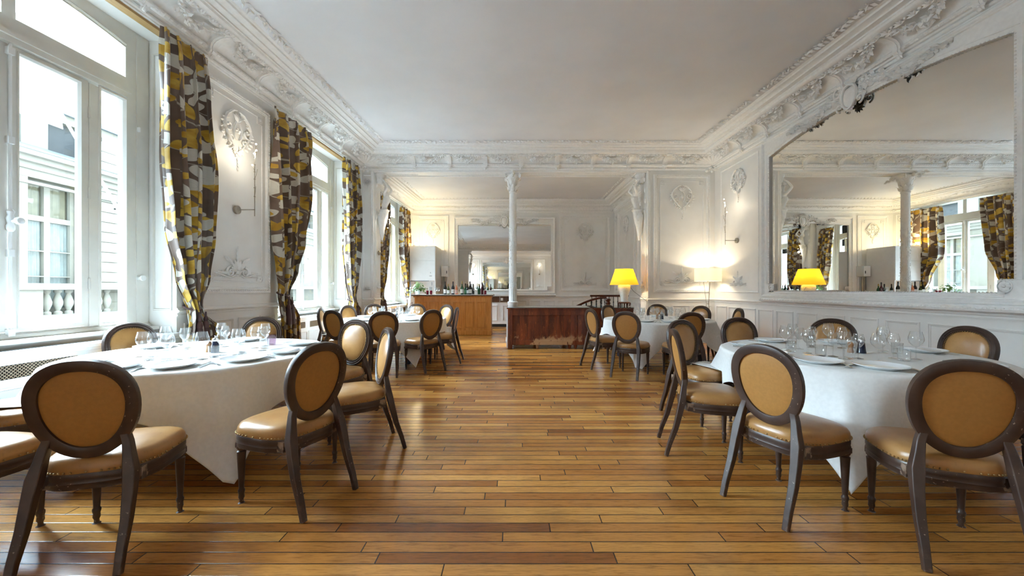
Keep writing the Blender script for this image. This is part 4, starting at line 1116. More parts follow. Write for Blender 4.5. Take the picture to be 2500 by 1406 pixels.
for k in T:
    c = T[k][0]; R = random.Random(ord(k)); big = k in 'AB'
    for th, i in SEATS[k]:
        sh = SHORT[i]
        def at(r, da, rot=0, z=ZT): return M.Translation((c[0] + r * math.cos(th + da), c[1] + r * math.sin(th + da), z)) @ M.Rotation(th + PI / 2 + rot, 4, 'Z')
        put(PL, 'dinner_plate', at(.725, 0), 'white dinner plate set for the %s, %s' % (sh, TN[k]), 'plate', 'plates on the ' + TN[k])
        if not big:
            pass
        loc = at(.725, 0)
        def off(x, y, rot=0): return loc @ M.Translation((x, y, 0)) @ M.Rotation(rot, 4, 'Z')
        put(FK, 'fork', off(-.185, -.10, R.uniform(-.15, .15)), 'steel fork set for the %s, %s' % (sh, TN[k]), 'fork', 'forks on the ' + TN[k])
        put(KN, 'knife', off(.18, -.10, R.uniform(-.12, .12)), 'steel knife set for the %s, %s' % (sh, TN[k]), 'knife', 'knives on the ' + TN[k])
        if i not in (0, 1, 8, 9): put(NP, 'napkin', loc @ M.Translation((R.uniform(-.01, .01), R.uniform(-.01, .01), .0075)) @ M.Rotation(PI / 2 + R.uniform(-.2, .2), 4, 'Z'), 'folded napkin on the plate of the %s, %s' % (sh, TN[k]), 'napkin', 'napkins on the ' + TN[k])
        r1, r2, r3 = R.uniform(.40, .46), R.uniform(.30, .36), R.uniform(.36, .44)
        if big:
            for n, (g, r, da, nm) in enumerate(((WG0, r1, .20, 'large wine glass'), (WG1, r2, -.02, 'slimmer wine glass'))):
                o = g if not used[n] else dup(g); used[n] = True
                o.matrix_world = at(r, da, R.uniform(0, 6)); tag(o, '%s set for the %s, %s' % (nm, sh, TN[k]), 'wine glass', 'wine glasses on the ' + TN[k])
        else:
            for nm, r, da in (('large wine glass', r1, .20), ('slimmer wine glass', r2, -.02)):
                put(FW, 'wine_glass', at(r, da) @ M.Scale(1 if nm[0] == 'l' else .92, 4), '%s set for the %s, %s' % (nm, sh, TN[k]), 'wine glass', 'wine glasses on the ' + TN[k])
        put(TB, 'water_glass', at(r3, -.20), 'clear water tumbler set for the %s, %s' % (sh, TN[k]), 'tumbler', 'tumblers on the ' + TN[k])
# pepper and salt mills, a votive holder on the near window table
def mills(k, dx, dy):
    c = T[k][0]; p = empty('pepper_mill', V((c[0] + dx, c[1] + dy, ZT))); tag(p, 'navy pepper mill with steel top among the glasses, ' + TN[k], 'pepper mill', 'navy pepper mills')
    MB().lathe([(.034, 0), (.033, .004), (.022, .095)], 24).build('body', MAT['navy'], p)
    MB().lathe([(.020, .095), (.024, .10), (.025, .112), (.021, .118), (.018, .122), (.008, .126), (.004, .13), (.004, .135), (.007, .139), (.005, .145)], 20).build('cap', MAT['steel'], p)
    s = MB().lathe([(.022, 0), (.024, .01), (.019, .03), (.016, .045), (.021, .06), (.023, .075), (.017, .088), (.006, .094)], 20).build('salt_mill', MAT['millwood'], mw=V((c[0] + dx - .075, c[1] + dy + .02, ZT)))
    tag(s, 'turned wooden salt mill beside the navy mill, ' + TN[k], 'salt mill', 'wooden salt mills')
mills('A', .10, -.04); mills('B', .12, -.02); mills('C', .05, -.05); mills('D', .06, -.06)
mills_votive = MB().lathe([(.035, 0), (.038, .005), (.042, .10), (.040, .10), (.035, .01), (.0, .01)], 24, cap1=False).build('votive_holder', thinglass('plum_glass', (.80, .70, .76), 1.5, 0, 1.5), mw=V((T['A'][0][0] + .30, T['A'][0][1] + .42, ZT)))
tag(mills_votive, 'plum tinted glass votive behind the navy mill of the near window table', 'votive holder')
# ------------------------------------------------------------------ mirrors let into the walls
def crest(hw, z1, rise, s=1.0):
    m = MB(); R = random.Random(8)
    def zz(u): return z1 + rise * (1 - (u / hw) ** 2)
    for sg in (-1, 1):
        N = 46
        for k in range(N):
            t = k / N; u = sg * (.16 + t * hw * .62); wv = .075 * math.sin(t * 8.5) * (1 - .3 * t); z = zz(u) + .09 * s + wv
            fat = (1 - .55 * t) * s
            for q in range(3):
                leaf(m, u + R.uniform(-.03, .03), z + R.uniform(-.05, .05) * fat, R.uniform(0, 6.28), .10 * fat, .05 * fat, .012, .055, .03)
            if k % 4 == 0: rosette(m, u, z, .05 * fat, .06, 5, R.uniform(0, 1))
        scroll(m, sg * .20 * s, z1 + rise + .20 * s, PI / 2, .08 * s, 1.2, .018 * s, -sg, h=.04)
        scroll(m, sg * .16 * s, z1 + rise - .02 * s, -PI / 2, .07 * s, 1.2, .016 * s, sg, h=.04)
    # shield
    m.grid(lambda u, v: (.02 + .06 * (1 - (2 * u - 1) ** 2) ** .5 * (1 - (2 * v - 1) ** 2) ** .5, (2 * u - 1) * .11 * s * (.75 + .25 * math.sin(v * PI)), z1 + rise - .08 * s + .30 * s * v), 10, 10)
    m.tube([(.05, .12 * s * math.cos(2 * PI * k / 20) * (1 + .15 * math.sin(2 * PI * k / 20)), z1 + rise + .07 * s + .17 * s * math.sin(2 * PI * k / 20)) for k in range(20)], .02 * s, 6, closed=True)
    for k in range(7): leaf(m, 0, z1 + rise + .22 * s, PI / 2 + (k - 3) * .4, .14 * s, .05 * s, .03, .07, .05)
    for k in range(5): leaf(m, 0, z1 + rise - .06 * s, -PI / 2 + (k - 2) * .5, .10 * s, .045 * s, .03, .06, .05)
    return m
def relief0(m, d):
    m.v = [(x + d, y, z) for x, y, z in m.v]; return m
def wall_mirror(fr, ac, hw, z0, z1, rise, top, label, fw=.20, notch=.13):
    r = empty('wall_mirror', fr @ M.Translation((0, ac, 0))); tag(r, label, 'mirror', 'large white framed mirrors')
    S = MAT['stucco']
    def zz(u): return z1 + rise * (1 - (u / hw) ** 2)
    pts = [(-hw, z0 + notch), (-hw + notch, z0 + notch), (-hw + notch, z0), (hw - notch, z0), (hw - notch, z0 + notch), (hw, z0 + notch)] + [(hw - 2 * hw * k / 24, zz(hw - 2 * hw * k / 24)) for k in range(25)]
    MB().prism(pts, lambda u, z: (.002, u, z), lambda u, z: (.016, u, z)).build('glass', MAT['mirror'], r, smooth=0, recalc=True)
    m = MB(); h = .05
    for s in (-1, 1):
        m.box(0, h, *sorted((s * hw, s * (hw + fw))), z0 - .12, top)
        m.box(0, h, *sorted((s * (hw - notch), s * hw)), z0 - .02, z0 + notch)
    m.box(0, h, -hw, hw, z0 - .12, z0)
    K = 28
    for k in range(K):
        u0, u1 = -hw + 2 * hw * k / K, -hw + 2 * hw * (k + 1) / K; b = len(m.v)
        for n in (0, h):
            for u, z in ((u0, zz(u0)), (u1, zz(u1)), (u1, top), (u0, top)): m.v.append((n, u, z))
        for f in ((4, 5, 6, 7), (0, 1, 5, 4), (2, 3, 7, 6)): m.f.append(tuple(b + q for q in f))
    t = MB(); pframe(t, -hw - fw, hw + fw, z0 - .12, top, [(0, 0), (.003, .032), (.03, .036), (.042, .02), (.05, .02), (.06, .001)]); m.add(t, M.Translation((h, 0, 0)))
    # raised inner fillet and beads along the glass
    def bead(p, q):
        L = math.hypot(q[0] - p[0], q[1] - p[1]); n = max(2, int(L / .035))
        for i in range(n): m.ball((h + .006, p[0] + (q[0] - p[0]) * (i + .5) / n, p[1] + (q[1] - p[1]) * (i + .5) / n), .010, 5, 3)
    P2 = [(a * 1.008, z) for a, z in pts]
    for i in range(len(P2)): bead(P2[i], P2[(i + 1) % len(P2)])
    k = len(pts)
    m.tube([(h, a * 1.035, z0 - .035 if z <= z0 + .001 else (z + .05 if z > z1 - .01 else z)) for a, z in pts], .012, 6, closed=True)
    # lower leaf moulding and lip
    b0 = -hw - fw - .02; b1 = hw + fw + .02
    run(m, [(0, z0 - .21), (.05, z0 - .21), (.10, z0 - .19), (.11, z0 - .165), (.085, z0 - .15), (.07, z0 - .135), (.075, z0 - .12), (0, z0 - .118)], b0, b1)
    n = int((b1 - b0) / .07)
    for i in range(n): m.ball((.095, b0 + (i + .5) * .07, z0 - .162), .024, 6, 4, (.8, 1.1, .8))
    m.build('frame', S, r, smooth=40)
    relief0(crest(hw, z1, rise), .048).build('crest', S, r, smooth=60)
    for s in (-1, 1): 
        o = inst('corner_rosette', ROS, r, s * (hw - notch / 2 + .0), z0 + notch / 2, h); o.scale = (1.3, 1.1, 1.1)
    return r
wall_mirror(FR, -5.55, 1.79, 1.26, 3.78, .19, 4.12, 'huge arched mirror in a carved white frame above the dado of the aisle wall')
wall_mirror(FA, -.26, 1.61, 1.25, 3.50, .06, 3.78, 'white framed mirror on the alcove back wall behind the bar and the column', .14)
wall_mirror(FRE, .46, 2.05, 1.25, 3.52, .06, 3.80, 'white framed mirror behind the camera, seen only as a reflection in the alcove mirror', .14)
# ------------------------------------------------------------------ twig wall lights
glow = emit('lamp_glow', (1.0, .90, .72), 5)
def wall_light(fr, a, z, label, power, side=1):
    r = empty('wall_light', fr @ M.Translation((0, a, z))); tag(r, label, 'wall light', 'twig wall lights'); Nk = MAT['nickel']
    MB().lathe([(.058, 0), (.058, .03), (.05, .036), (.018, .038), (.012, .05)], 24, m=M.Rotation(PI / 2, 4, 'Y')).build('wall_plate', Nk, r)
    MB().tube([(.04, 0, 0), (.27, 0, 0)], .007, 8).build('arm', Nk, r)
    m = MB(); x = .265
    m.tube([(x, 0, -.09), (x, 0, .72), (x + .005, side * .015, .80)], .0055, 8)
    R = random.Random(6); tips = []
    for k, (zz, L, an) in enumerate(((.18, .13, .6), (.30, .10, 2.4), (.42, .13, .3), (.52, .10, 2.9), (.62, .13, .9), (.72, .12, 2.0), (.78, .11, .5))):
        e = (x + .45 * L * math.cos(an), side * L * math.sin(an) * (1 if k % 2 else -1) * .6, zz + L)
        m.tube([(x, 0, zz), ((x + e[0]) / 2 + .004, e[1] * .6, zz + L * .4), e], .003, 6); tips.append(e)
        m.lathe([(.012, -.004), (.012, .004)], 10, (x, 0, zz))
    m.build('stem', Nk, r)
    for e in tips[-4:]: MB().ball(e, .011, 8, 6).build('bulb', glow, r)
    l = bpy.data.lights.new('wall_light_lamp', 'POINT'); l.energy = power; l.color = (1, .87, .66); l.shadow_soft_size = .04
    o = bpy.data.objects.new('light', l); col.objects.link(o); o.parent = r; o.location = (.30, 0, .75)
    return r
PW = 1.7
wall_light(FL, 5.376, 2.39, 'twig wall light on the panelled pier between the two tall windows', PW)
wall_light(FR, -8.46, 2.35, 'twig wall light on the narrow panel left of the huge arched mirror', PW * .6, -1)
wall_light(frame(OL, 9.64, 0) @ M.Translation((.035, 0, 0)), 0, 2.19, 'twig wall light on the jamb of the opening, below the white figure', PW * .7)
wall_light(FRE, -2.35, 2.55, 'twig wall light behind the camera, on the plain panel of the mirror reflection', PW)
wall_light(FRE, 3.35, 2.55, 'twig wall light behind the camera, on the yellowish panel of the mirror reflection', PW)
# ------------------------------------------------------------------ column in the opening
def column():
    r = struct(MB().lathe([(.17, 0), (.17, .10), (.13, .12), (.15, .17), (.12, .20), (.12, .92), (.128, .93), (.128, .98), (.108, .99)] , 28).build('column', MAT['stucco'], mw=V((.02, 9.64, 0))))
    MB().lathe([(.098, .98), (.098, 1.28), (.104, 1.285), (.104, 1.31), (.099, 1.315)], 40, flute=12, fd=.10).build('fluted_drum', MAT['stucco'], r)
    m = MB(); m.lathe([(.096, 1.30), (.090, 2.5), (.088, 3.66), (.098, 3.665), (.098, 3.69), (.09, 3.70)], 28)
    R = random.Random(1)
    for k in range(420): 
        th = R.uniform(0, 6.28); z = 1.32 + R.random() ** 1.6 * 1.5; q = .094; m.ball((q * math.cos(th), q * math.sin(th), z), R.uniform(.006, .011), 5, 3, (1, 1, 1.4))
    m.build('shaft', MAT['stucco'], r, smooth=50)
    m = MB(); m.lathe([(.088, 3.69), (.095, 3.85), (.13, 4.0), (.19, 4.08)], 24)
    for lev, (z, rr, L, n) in enumerate(((3.70, .095, .17, 8), (3.82, .10, .20, 8), (3.93, .12, .19, 8))):
        for k in range(n):
            th = 2 * PI * (k + .5 * lev) / n; t = MB(); leaf(t, 0, 0, PI / 2, L, .10, .008, .03, .075)
            m.add(t, M.Rotation(th, 4, 'Z') @ M.Translation((rr, 0, z)) @ M.Rotation(.18, 4, 'Y'))
    for k in range(4):
        th = PI / 4 + k * PI / 2; t = MB(); scroll(t, 0, 0, 0, .06, 1.3, .018, 1, h=0)
        m.add(t, M.Rotation(th, 4, 'Z') @ M.Translation((.23, 0, 4.05)) @ M.Rotation(PI / 2, 4, 'Z'))
    m.lathe([(.22, 4.09), (.235, 4.11), (.235, ZS)], 4, m=M.Rotation(PI / 4, 4, 'Z'))
    m.build('capital', MAT['stucco'], r, smooth=50)
    for s in (-1, 1):
        m = MB(); t = MB(); scroll(t, .20 * 1, 0, 0, .07, 1.2, .03, 1, h=0)
        for k in range(5): leaf(t, .26 + .05 * k, -.01, (.3 if k % 2 else -.3), .10, .05, .004, .03)
        m.add(t, (M.Rotation(PI, 4, 'Z') if s < 0 else M.Identity(4)) @ M.Translation((0, 0, 4.08))); m.build('bracket_leaf', MAT['stucco'], r, smooth=50)
column()
# ------------------------------------------------------------------ white figures on the jambs of the opening
def caryatid(fr, label, sg):
    r = empty('caryatid', fr @ M.Translation((.034, 0, 2.55))); tag(r, label, 'sculpture', 'white figures on the jambs of the opening')
    # local: x out into the opening, y across the jamb, z up from 2.55
    pts = [(.15, 0, .60), (.145, 0, .77), (.20, 0, .97), (.185, 0, 1.09), (.17, 0, 1.17), (.175, 0, 1.23), (.19, 0, 1.30),        # pelvis, waist, chest, shoulders, neck, skull base, head
           (.13, 0, .40), (.07, 0, .12),                                                                                   # thighs, taper to the herm
           (.18, -.13, 1.09), (.29, -.20, 1.20), (.20, -.15, 1.36), (.14, -.10, 1.42),                                        # shoulder, elbow, wrist, hand
           (.18, .13, 1.09), (.27, .20, 1.22), (.18, .16, 1.36), (.12, .11, 1.42),
           (.26, -.055, .99), (.26, .055, .99), (.235, 0, 1.29)]
    ed = [(0, 1), (1, 2), (2, 3), (3, 4), (4, 5), (5, 6), (0, 7), (7, 8), (3, 9), (9, 10), (10, 11), (11, 12), (3, 13), (13, 14), (14, 15), (15, 16), (2, 17), (2, 18), (6, 19)]
    rad = [.09, .062, .078, .07, .034, .04, .055, .075, .05, .04, .032, .024, .018, .04, .032, .024, .018, .042, .042, .016]
    me = bpy.data.meshes.new('body'); me.from_pydata(pts, ed, [])
    o = bpy.data.objects.new('body', me); col.objects.link(o); o.parent = r
    sk = o.modifiers.new('skin', 'SKIN'); sk.use_smooth_shade = True
    for i, v in enumerate(me.skin_vertices[0].data): v.radius = (rad[i], rad[i] * (1.15 if i in (0, 1, 2, 3) else 1)); v.use_root = (i == 0)
    ss = o.modifiers.new('smooth', 'SUBSURF'); ss.levels = 2; ss.render_levels = 2
    me.materials.append(MAT['stucco'])
    m = MB(); R = random.Random(3)
    for k in range(40):
        th = R.uniform(0, 6.28); ph = R.uniform(-.2, 1.4); m.ball((.165 + .06 * math.cos(ph) * math.cos(th), .066 * math.cos(ph) * math.sin(th), 1.325 + .05 * math.sin(ph)), .024, 6, 4)
    m.build('hair', MAT['stucco'], r, smooth=70)
    m = MB()
    for k in range(26):
        th = -PI / 2 + PI * k / 25; t = MB(); leaf(t, 0, 0, -PI / 2 + R.uniform(-.3, .3), .17, .08, .008, .03, .03)
        m.add(t, M.Translation((.08, 0, .60 + R.uniform(-.05, .07))) @ M.Rotation(th, 4, 'Z') @ M.Translation((.09, 0, 0)))
    m.lathe([(.02, -.05), (.045, .05), (.065, .2), (.085, .4), (.10, .52), (.105, .57), (.08, .60)], 18, (.085, 0, 0))
    m.build('leaf_girdle', MAT['stucco'], r, smooth=60)
    m = MB(); m.box(0, .22, -.16, .16, 1.56, 1.60)
    for lev in range(2):
        for k in range(7):
            th = -PI / 2 + PI * k / 6; t = MB(); leaf(t, 0, 0, PI / 2, .15, .09, .01, .04, .06)
            m.add(t, M.Translation((.03, 0, 1.34 + .12 * lev)) @ M.Rotation(th, 4, 'Z') @ M.Translation((.07 + .035 * lev, 0, 0)) @ M.Rotation(.25, 4, 'Y'))
    m.lathe([(.08, 1.36), (.11, 1.5), (.15, 1.57)], 16, (.04, 0, 0)); m.build('capital', MAT['stucco'], r, smooth=60)
    m = MB()
    for k in range(9): leaf(m, (-.17 if k % 2 else .17) + R.uniform(-.02, .02), .3 + .13 * k, PI / 2 + R.uniform(-.6, .6), .14, .06, .004, .03)
    m.build('leaf_spray', MAT['stucco'], r, smooth=60)
caryatid(frame(OL, 9.64, 0), 'white stucco figure on the window-side jamb of the opening, above the twig light', 1)
caryatid(frame(-3.3, YN - .25, 0), 'white stucco figure behind the camera, window side, seen in the alcove mirror', 1)
caryatid(frame(OR, YN - .25, PI), 'white stucco figure behind the camera, inner side, seen in the alcove mirror', -1)
caryatid(frame(OR, 9.64, PI), 'white stucco figure on the jamb of the opening above the yellow lamp', -1)
# ------------------------------------------------------------------ worn red sideboard
def mahogany():
    t = NT('worn_red_wood'); co = t.coord(); sp = t.n('ShaderNodeSeparateXYZ'); t.l(co, sp.inputs[0])
    g = t.noise(t.mapping(co, (9, 9, 1.6)), 1, 5, .65, .5)
    c = t.mix(t.step(g, .3, .72), (.055, .010, .0035), (.20, .038, .010))
    sc = t.noise(t.mapping(co, (22, 22, 7)), 1, 5, .7)
    c = t.mix(t.math('MULTIPLY', t.step(sc, .55, .70), .6), c, (.36, .11, .03))
    low = t.math('SUBTRACT', 1.0, t.step(sp.outputs[2], .15, .44))
    wear = t.step(t.math('ADD', t.noise(t.mapping(co, (16, 16, 10)), 1, 6, .75), t.math('MULTIPLY', low, t.math('MULTIPLY', t.step(t.noise(co, 1.7, 2), .38, .60), .34))), .66, .78)
    c = t.mix(t.math('MULTIPLY', wear, low), c, (.42, .24, .12))
    t.base(c); t.set(Roughness=.38); t.bump(sc, .1, .003); return t.m
MAT['mahog'] = mahogany()
sb = empty('sideboard', V((0, 8.4, 0))); tag(sb, 'worn dark red wooden sideboard with glass top in front of the column', 'sideboard')
X0, X1, D, H = -.09, 2.62, 1.02, .885
MB().box(X0 + .03, X1 - .03, .03, D - .03, .12, H - .02).build('carcass', MAT['mahog'], sb, smooth=0, bevel=.004)
m = MB(); k = X0 + .10; i = 0
while k < X1 - .12:
    w = (.155, .17, .145, .16)[i % 4]; m.box(k, min(k + w - .004, X1 - .08), .015, .03, .17, H - .16 if True else 0); k += w; i += 1
m.build('back_boards', MAT['mahog'], sb, smooth=0, bevel=.003)
for x, w in ((X0, .10), (1.27, .08), (1.62, .05), (X1 - .10, .10)):
    MB().box(x, x + w, -.004, .05, .0 if x in (X0, X1 - .10) else .09, H - .02).build('stile', MAT['mahog'], sb, smooth=0, bevel=.005)
MB().box(X0 + .1, X1 - .1, .0, .035, H - .16, H - .02).build('top_rail', MAT['mahog'], sb, smooth=0, bevel=.004)
MB().box(X0 + .1, X1 - .1, .001, .04, .088, .19).build('bottom_rail', MAT['mahog'], sb, smooth=0, bevel=.004)
for x in (X0 + .05, .55, 1.25, 1.38, 2.0, X1 - .05):
    for y in (.06, D - .08): MB().lathe([(.025, 0), (.035, .03), (.04, .08), (.045, .12)], 12, (x, y, 0)).build('foot', MAT['mahog'], sb)
MB().box(X0 - .025, X1 + .02, -.02, D, H - .02, H).build('top', MAT['mahog'], sb, smooth=0, bevel=.004)
MB().box(X0 - .02, X1 + .015, -.015, D - .005, H + .001, H + .011).build('glass_top', NT('green_glass_top').set(Base_Color=(.05, .09, .085), Roughness=.04, Specular_IOR_Level=.9).m, sb, smooth=0, bevel=.002)
tag(MB().box(X0 - .032, X0 - .001, .02, D - .03, .02, H - .025).build('end_panel', MAT['white'], sb, smooth=0), 'white painted end of the sideboard')
# ------------------------------------------------------------------ lamps
def shade_mat(name, c, tr):
    t = NT(name); d = t.n('ShaderNodeBsdfDiffuse'); d.inputs[0].default_value = (*c, 1); x = t.n('ShaderNodeBsdfTranslucent'); x.inputs[0].default_value = (*c, 1)
    mx = t.n('ShaderNodeMixShader'); mx.inputs[0].default_value = tr; t.l(d.outputs[0], mx.inputs[1]); t.l(x.outputs[0], mx.inputs[2]); t.l(mx.outputs[0], t.out.inputs[0]); return t.m
def lamp_light(parent, loc, power, colr, r=.03):
    l = bpy.data.lights.new('lamp', 'POINT'); l.energy = power; l.color = colr; l.shadow_soft_size = r
    o = bpy.data.objects.new('light', l); col.objects.link(o); o.parent = parent; o.location = loc
tl = empty('table_lamp', V((2.68, 9.30, H + .0115))); tag(tl, 'porcelain vase lamp with a yellow shade on the worn sideboard', 'lamp')
st = MB(); st.lathe([(.12, .055), (.15, .06), (.155, .075), (.145, .085), (.11, .09)], 32)
for k in range(5):
    a = 2 * PI * k / 5; st.tube([(.12 * math.cos(a), .12 * math.sin(a), .07), (.145 * math.cos(a), .145 * math.sin(a), .04), (.125 * math.cos(a), .125 * math.sin(a), .012), (.145 * math.cos(a), .145 * math.sin(a), .0)], [.02, .02, .014, .018], 7)
st.build('stand', wood('rosewood', (.07, .012, .008), (.13, .03, .015), .3), tl)
def vase_mat():
    t = NT('painted_porcelain'); co = t.coord(); vo = t.n('ShaderNodeTexVoronoi', feature='F1'); t.l(t.mapping(co, (14, 14, 11)), vo.inputs['Vector'])
    s3 = t.n('ShaderNodeSeparateColor'); t.l(vo.outputs['Color'], s3.inputs[0])
    mk = t.math('MULTIPLY', t.math('SUBTRACT', 1.0, t.step(vo.outputs['Distance'], .22, .3)), t.math('GREATER_THAN', s3.outputs[1], .62))
    k = t.mix(t.math('GREATER_THAN', s3.outputs[0], .5), (.10, .25, .16), (.45, .17, .08))
    c = t.mix(t.math('MULTIPLY', mk, .8), (.68, .70, .68), k)
    t.base(c); t.set(Roughness=.12); return t.m
MB().lathe([(.09, .09), (.098, .10), (.088, .16), (.10, .25), (.135, .36), (.15, .43), (.14, .48), (.095, .515), (.07, .525), (.075, .55), (.10, .575), (.075, .60), (.03, .62), (.02, .66), (.012, .72)], 40).build('vase', vase_mat(), tl, smooth=60)
ys = shade_mat('yellow_shade', (.90, .66, .13), .5)
MB().lathe([(.335, .50), (.205, .875), (.203, .875), (.333, .50)], 48, cap0=False, cap1=False).build('lamp_shade', ys, tl, smooth=60)
m = MB(); m.lathe([(.012, .72), (.012, .80)], 8)
for k in range(3): a = 2 * PI * k / 3; m.tube([(0, 0, .85), (.204 * math.cos(a), .204 * math.sin(a), .87)], .003, 5)
m.build('fitting', MAT['brass'], tl)
lamp_light(tl, (0, 0, .70), 14, (1, .86, .58))
c_ = MB().tube([(.08, -.06, .50), (.20, -.10, .34), (.42, -.12, .17), (.57, .06, .10), (.56, .10, -.1)], .004, 6).build('cord', MAT['black'], tl)
fl = empty('floor_lamp', V((4.52, 8.98, 0))); tag(fl, 'floor lamp with white drum shade on thin wire legs, standing in the far corner', 'lamp')
MB().lathe([(.285, 1.475), (.285, 1.765), (.282, 1.765), (.282, 1.475)], 56, cap0=False, cap1=False).build('lamp_shade', shade_mat('white_shade', (.85, .82, .74), .42), fl, smooth=60)
m = MB()
for k in range(3):
    a = 2 * PI * k / 3 + .5; m.tube([(.03 * math.cos(a), .03 * math.sin(a), .95), (.085 * math.cos(a), .085 * math.sin(a), 1.46)], .005, 6); m.tube([(.03 * math.cos(a), .03 * math.sin(a), .95), (.20 * math.cos(a), .20 * math.sin(a), .0)], .005, 6)
m.lathe([(.035, .945), (.035, .96)], 14); m.lathe([(.09, 1.455), (.09, 1.465)], 20); m.lathe([(.016, 1.465), (.016, 1.56)], 10)
m.build('stand', MAT['nickel'], fl)
MB().ball((0, 0, 1.61), .045, 14, 9).build('bulb', emit('warm_bulb', (1, .80, .5), 8), fl, smooth=80)
lamp_light(fl, (0, 0, 1.66), 7.5, (1, .84, .6), .05)
# ------------------------------------------------------------------ bar
oak = wood('bar_oak', (.50, .20, .036), (.66, .31, .075), .38, 2, 2.2)
bar = empty('bar_counter', V((-1.66, 10.9, 0))); tag(bar, 'oak bar counter with six raised panels, beyond the far table', 'bar counter')
w = 1.07
MB().box(-w, w, 0, .62, 0, 1.10).build('body', oak, bar, smooth=0, bevel=.004)
MB().box(-w - .015, w + .015, -.018, .63, 0, .13).build('plinth', oak, bar, smooth=0, bevel=.01)
m = MB(); m.box(-w - .03, w + .03, -.035, .65, 1.06, 1.10); m.build('cornice_strip', oak, bar, smooth=0, bevel=.012)
for k in range(6):
    a0 = -w + .07 + k * .332; t = MB(); pframe(t, a0, a0 + .27, .20, .94, [(0, .0005), (.003, .016), (.014, .02), (.024, .010), (.03, .012), (.036, .0005)])
    m = MB(); m.add(t, M.Rotation(-PI / 2, 4, 'Z')); m.build('panel', oak, bar, smooth=30)
MB().box(-w - .075, w + .07, -.075, .70, 1.10, 1.125).build('top', wood('bar_top_edge', (.07, .025, .012), (.12, .045, .02), .3), bar, smooth=0, bevel=.005)
MB().box(-w - .068, w + .063, -.068, .69, 1.1251, 1.14).build('marble_top', simple('bar_marble', (.74, .74, .73), .15), bar, smooth=0, bevel=.002)
ZB = 1.1402
def bottle(x, y, H, r, glass, labc, capc, lab, neck=.55):
    o = empty('wine_bottle', V((x, y, ZB))); tag(o, lab, 'bottle', 'bottles on the bar')
    MB().lathe([(r * .9, 0), (r, .008), (r, H * neck), (r * .82, H * (neck + .08)), (r * .42, H * (neck + .18)), (.0145, H * (neck + .24)), (.0135, H - .03), (.0155, H - .028), (.0155, H - .012), (.0135, H - .01), (.0135, H)], 28).build('body', glass, o, smooth=50)
    if labc: MB().lathe([(r + .0008, H * .10), (r + .0008, H * .40)], 28, cap0=False, cap1=False).build('label', labc, o, smooth=60)
    if capc: MB().lathe([(.0165, H * .80), (.0165, H + .002)], 16).build('capsule', capc, o, smooth=50)
g_dk = simple('dark_bottle_glass', (.010, .012, .010), .06); g_gr = simple('green_bottle_glass', (.012, .075, .028), .07); g_bl = simple('blue_black_bottle_glass', (.006, .007, .022), .06)
g_ol = simple('olive_bottle_glass', (.06, .07, .015), .07); g_ro = simple('rose_wine_glass', (.62, .22, .12), .08); g_rd = simple('red_wine_bottle', (.07, .008, .012), .07)
lw = simple('paper_label', (.74, .73, .70), .6); lp = simple('pink_label', (.70, .42, .36), .6); lg = simple('green_label', (.06, .20, .10), .5)
kb = simple('black_capsule', (.015, .012, .012), .4); ky = simple('gold_capsule', (.42, .30, .09), .35, .6); kp = simple('pale_capsule', (.70, .60, .50), .45)
def bx(px, y): return (px - 1250) / 950 * y
for px, y, H_, r, g, lb, cp, lab, nk in (
    (1087, 11.05, .365, .044, g_dk, lw, kb, 'dark wine bottle with white label, first big bottle after the plant', .52),
    (1095, 11.02, .30, .036, g_ol, lw, ky, 'small olive bottle with gold capsule and white label on the bar', .52),
    (1106, 11.05, .365, .044, g_bl, lw, kb, 'blue black wine bottle with small white label on the bar', .52),
    (1114.5, 11.02, .325, .037, g_ro, lp, kp, 'rose wine bottle with pink label on the bar', .50),
    (1128, 11.05, .375, .044, g_gr, lw, ky, 'tall green bottle with white label on the bar', .46),
    (1136, 11.02, .31, .038, g_gr, lg, kb, 'short green bottle with green label on the bar', .46),
    (1147.5, 11.05, .365, .047, g_dk, lw, kb, 'broad dark bottle with large white label, last of the front bottles', .50),
    (1141, 11.35, .30, .038, g_dk, lw, kb, 'dark bottle half hidden behind the broad white labelled bottle', .5),
    (1155, 11.40, .30, .038, g_dk, None, kb, 'unlabelled dark bottle beside the rear bar glasses', .5),
    (1169.5, 11.40, .30, .042, g_gr, None, ky, 'dark green bottle with gold neck near the end of the bar', .46),
    (1177, 11.20, .345, .040, g_rd, None, kb, 'dark red bottle between the red carafes at the end of the bar', .5)):
    bottle(bx(px, y), y, H_, r, g, lb, cp, lab, nk)
redj = NT('red_drink').set(Base_Color=(.16, .004, .016), Roughness=.08).m
def carafe(px, y, lab, r=.036, H_=.11):
    o = empty('carafe', V((bx(px, y), y, ZB))); tag(o, lab, 'carafe', 'small red carafes on the bar')
    MB().lathe([(r * .9, 0), (r, .01), (r * 1.04, H_ * .9), (r * .9, H_), (r * .5, H_ + .004)], 20).build('body', redj, o, smooth=50)
    MB().tube([(0, 0, H_), (.004, 0, H_ + .075)], .006, 6).build('stopper', MAT['steel'], o)
carafe(1043.5, 11.05, 'small dark red carafe right beside the potted plant'); carafe(1052.5, 11.05, 'small dark red carafe, second from the potted plant')
carafe(1184.5, 11.10, 'small dark red carafe at the very end of the bar')
for k, (px, y, lab) in enumerate(((1064, 11.10, 'stemmed glass on the bar right after the red carafes'), (1070, 11.04, 'stemmed glass on the bar just before the first big bottle'), (1158, 11.30, 'stemmed glass on the bar beside the broad white labelled bottle'), (1163, 11.2, 'stemmed glass on the bar before the dark green bottle'))):
    put(FW, 'wine_glass', M.Translation((bx(px, y), y, ZB)), lab, 'wine glass', 'glasses on the bar')
pl = empty('potted_plant', V((bx(1020, 11.05), 11.05, ZB))); tag(pl, 'bushy round-leaved green plant in a white pot on the bar', 'plant')
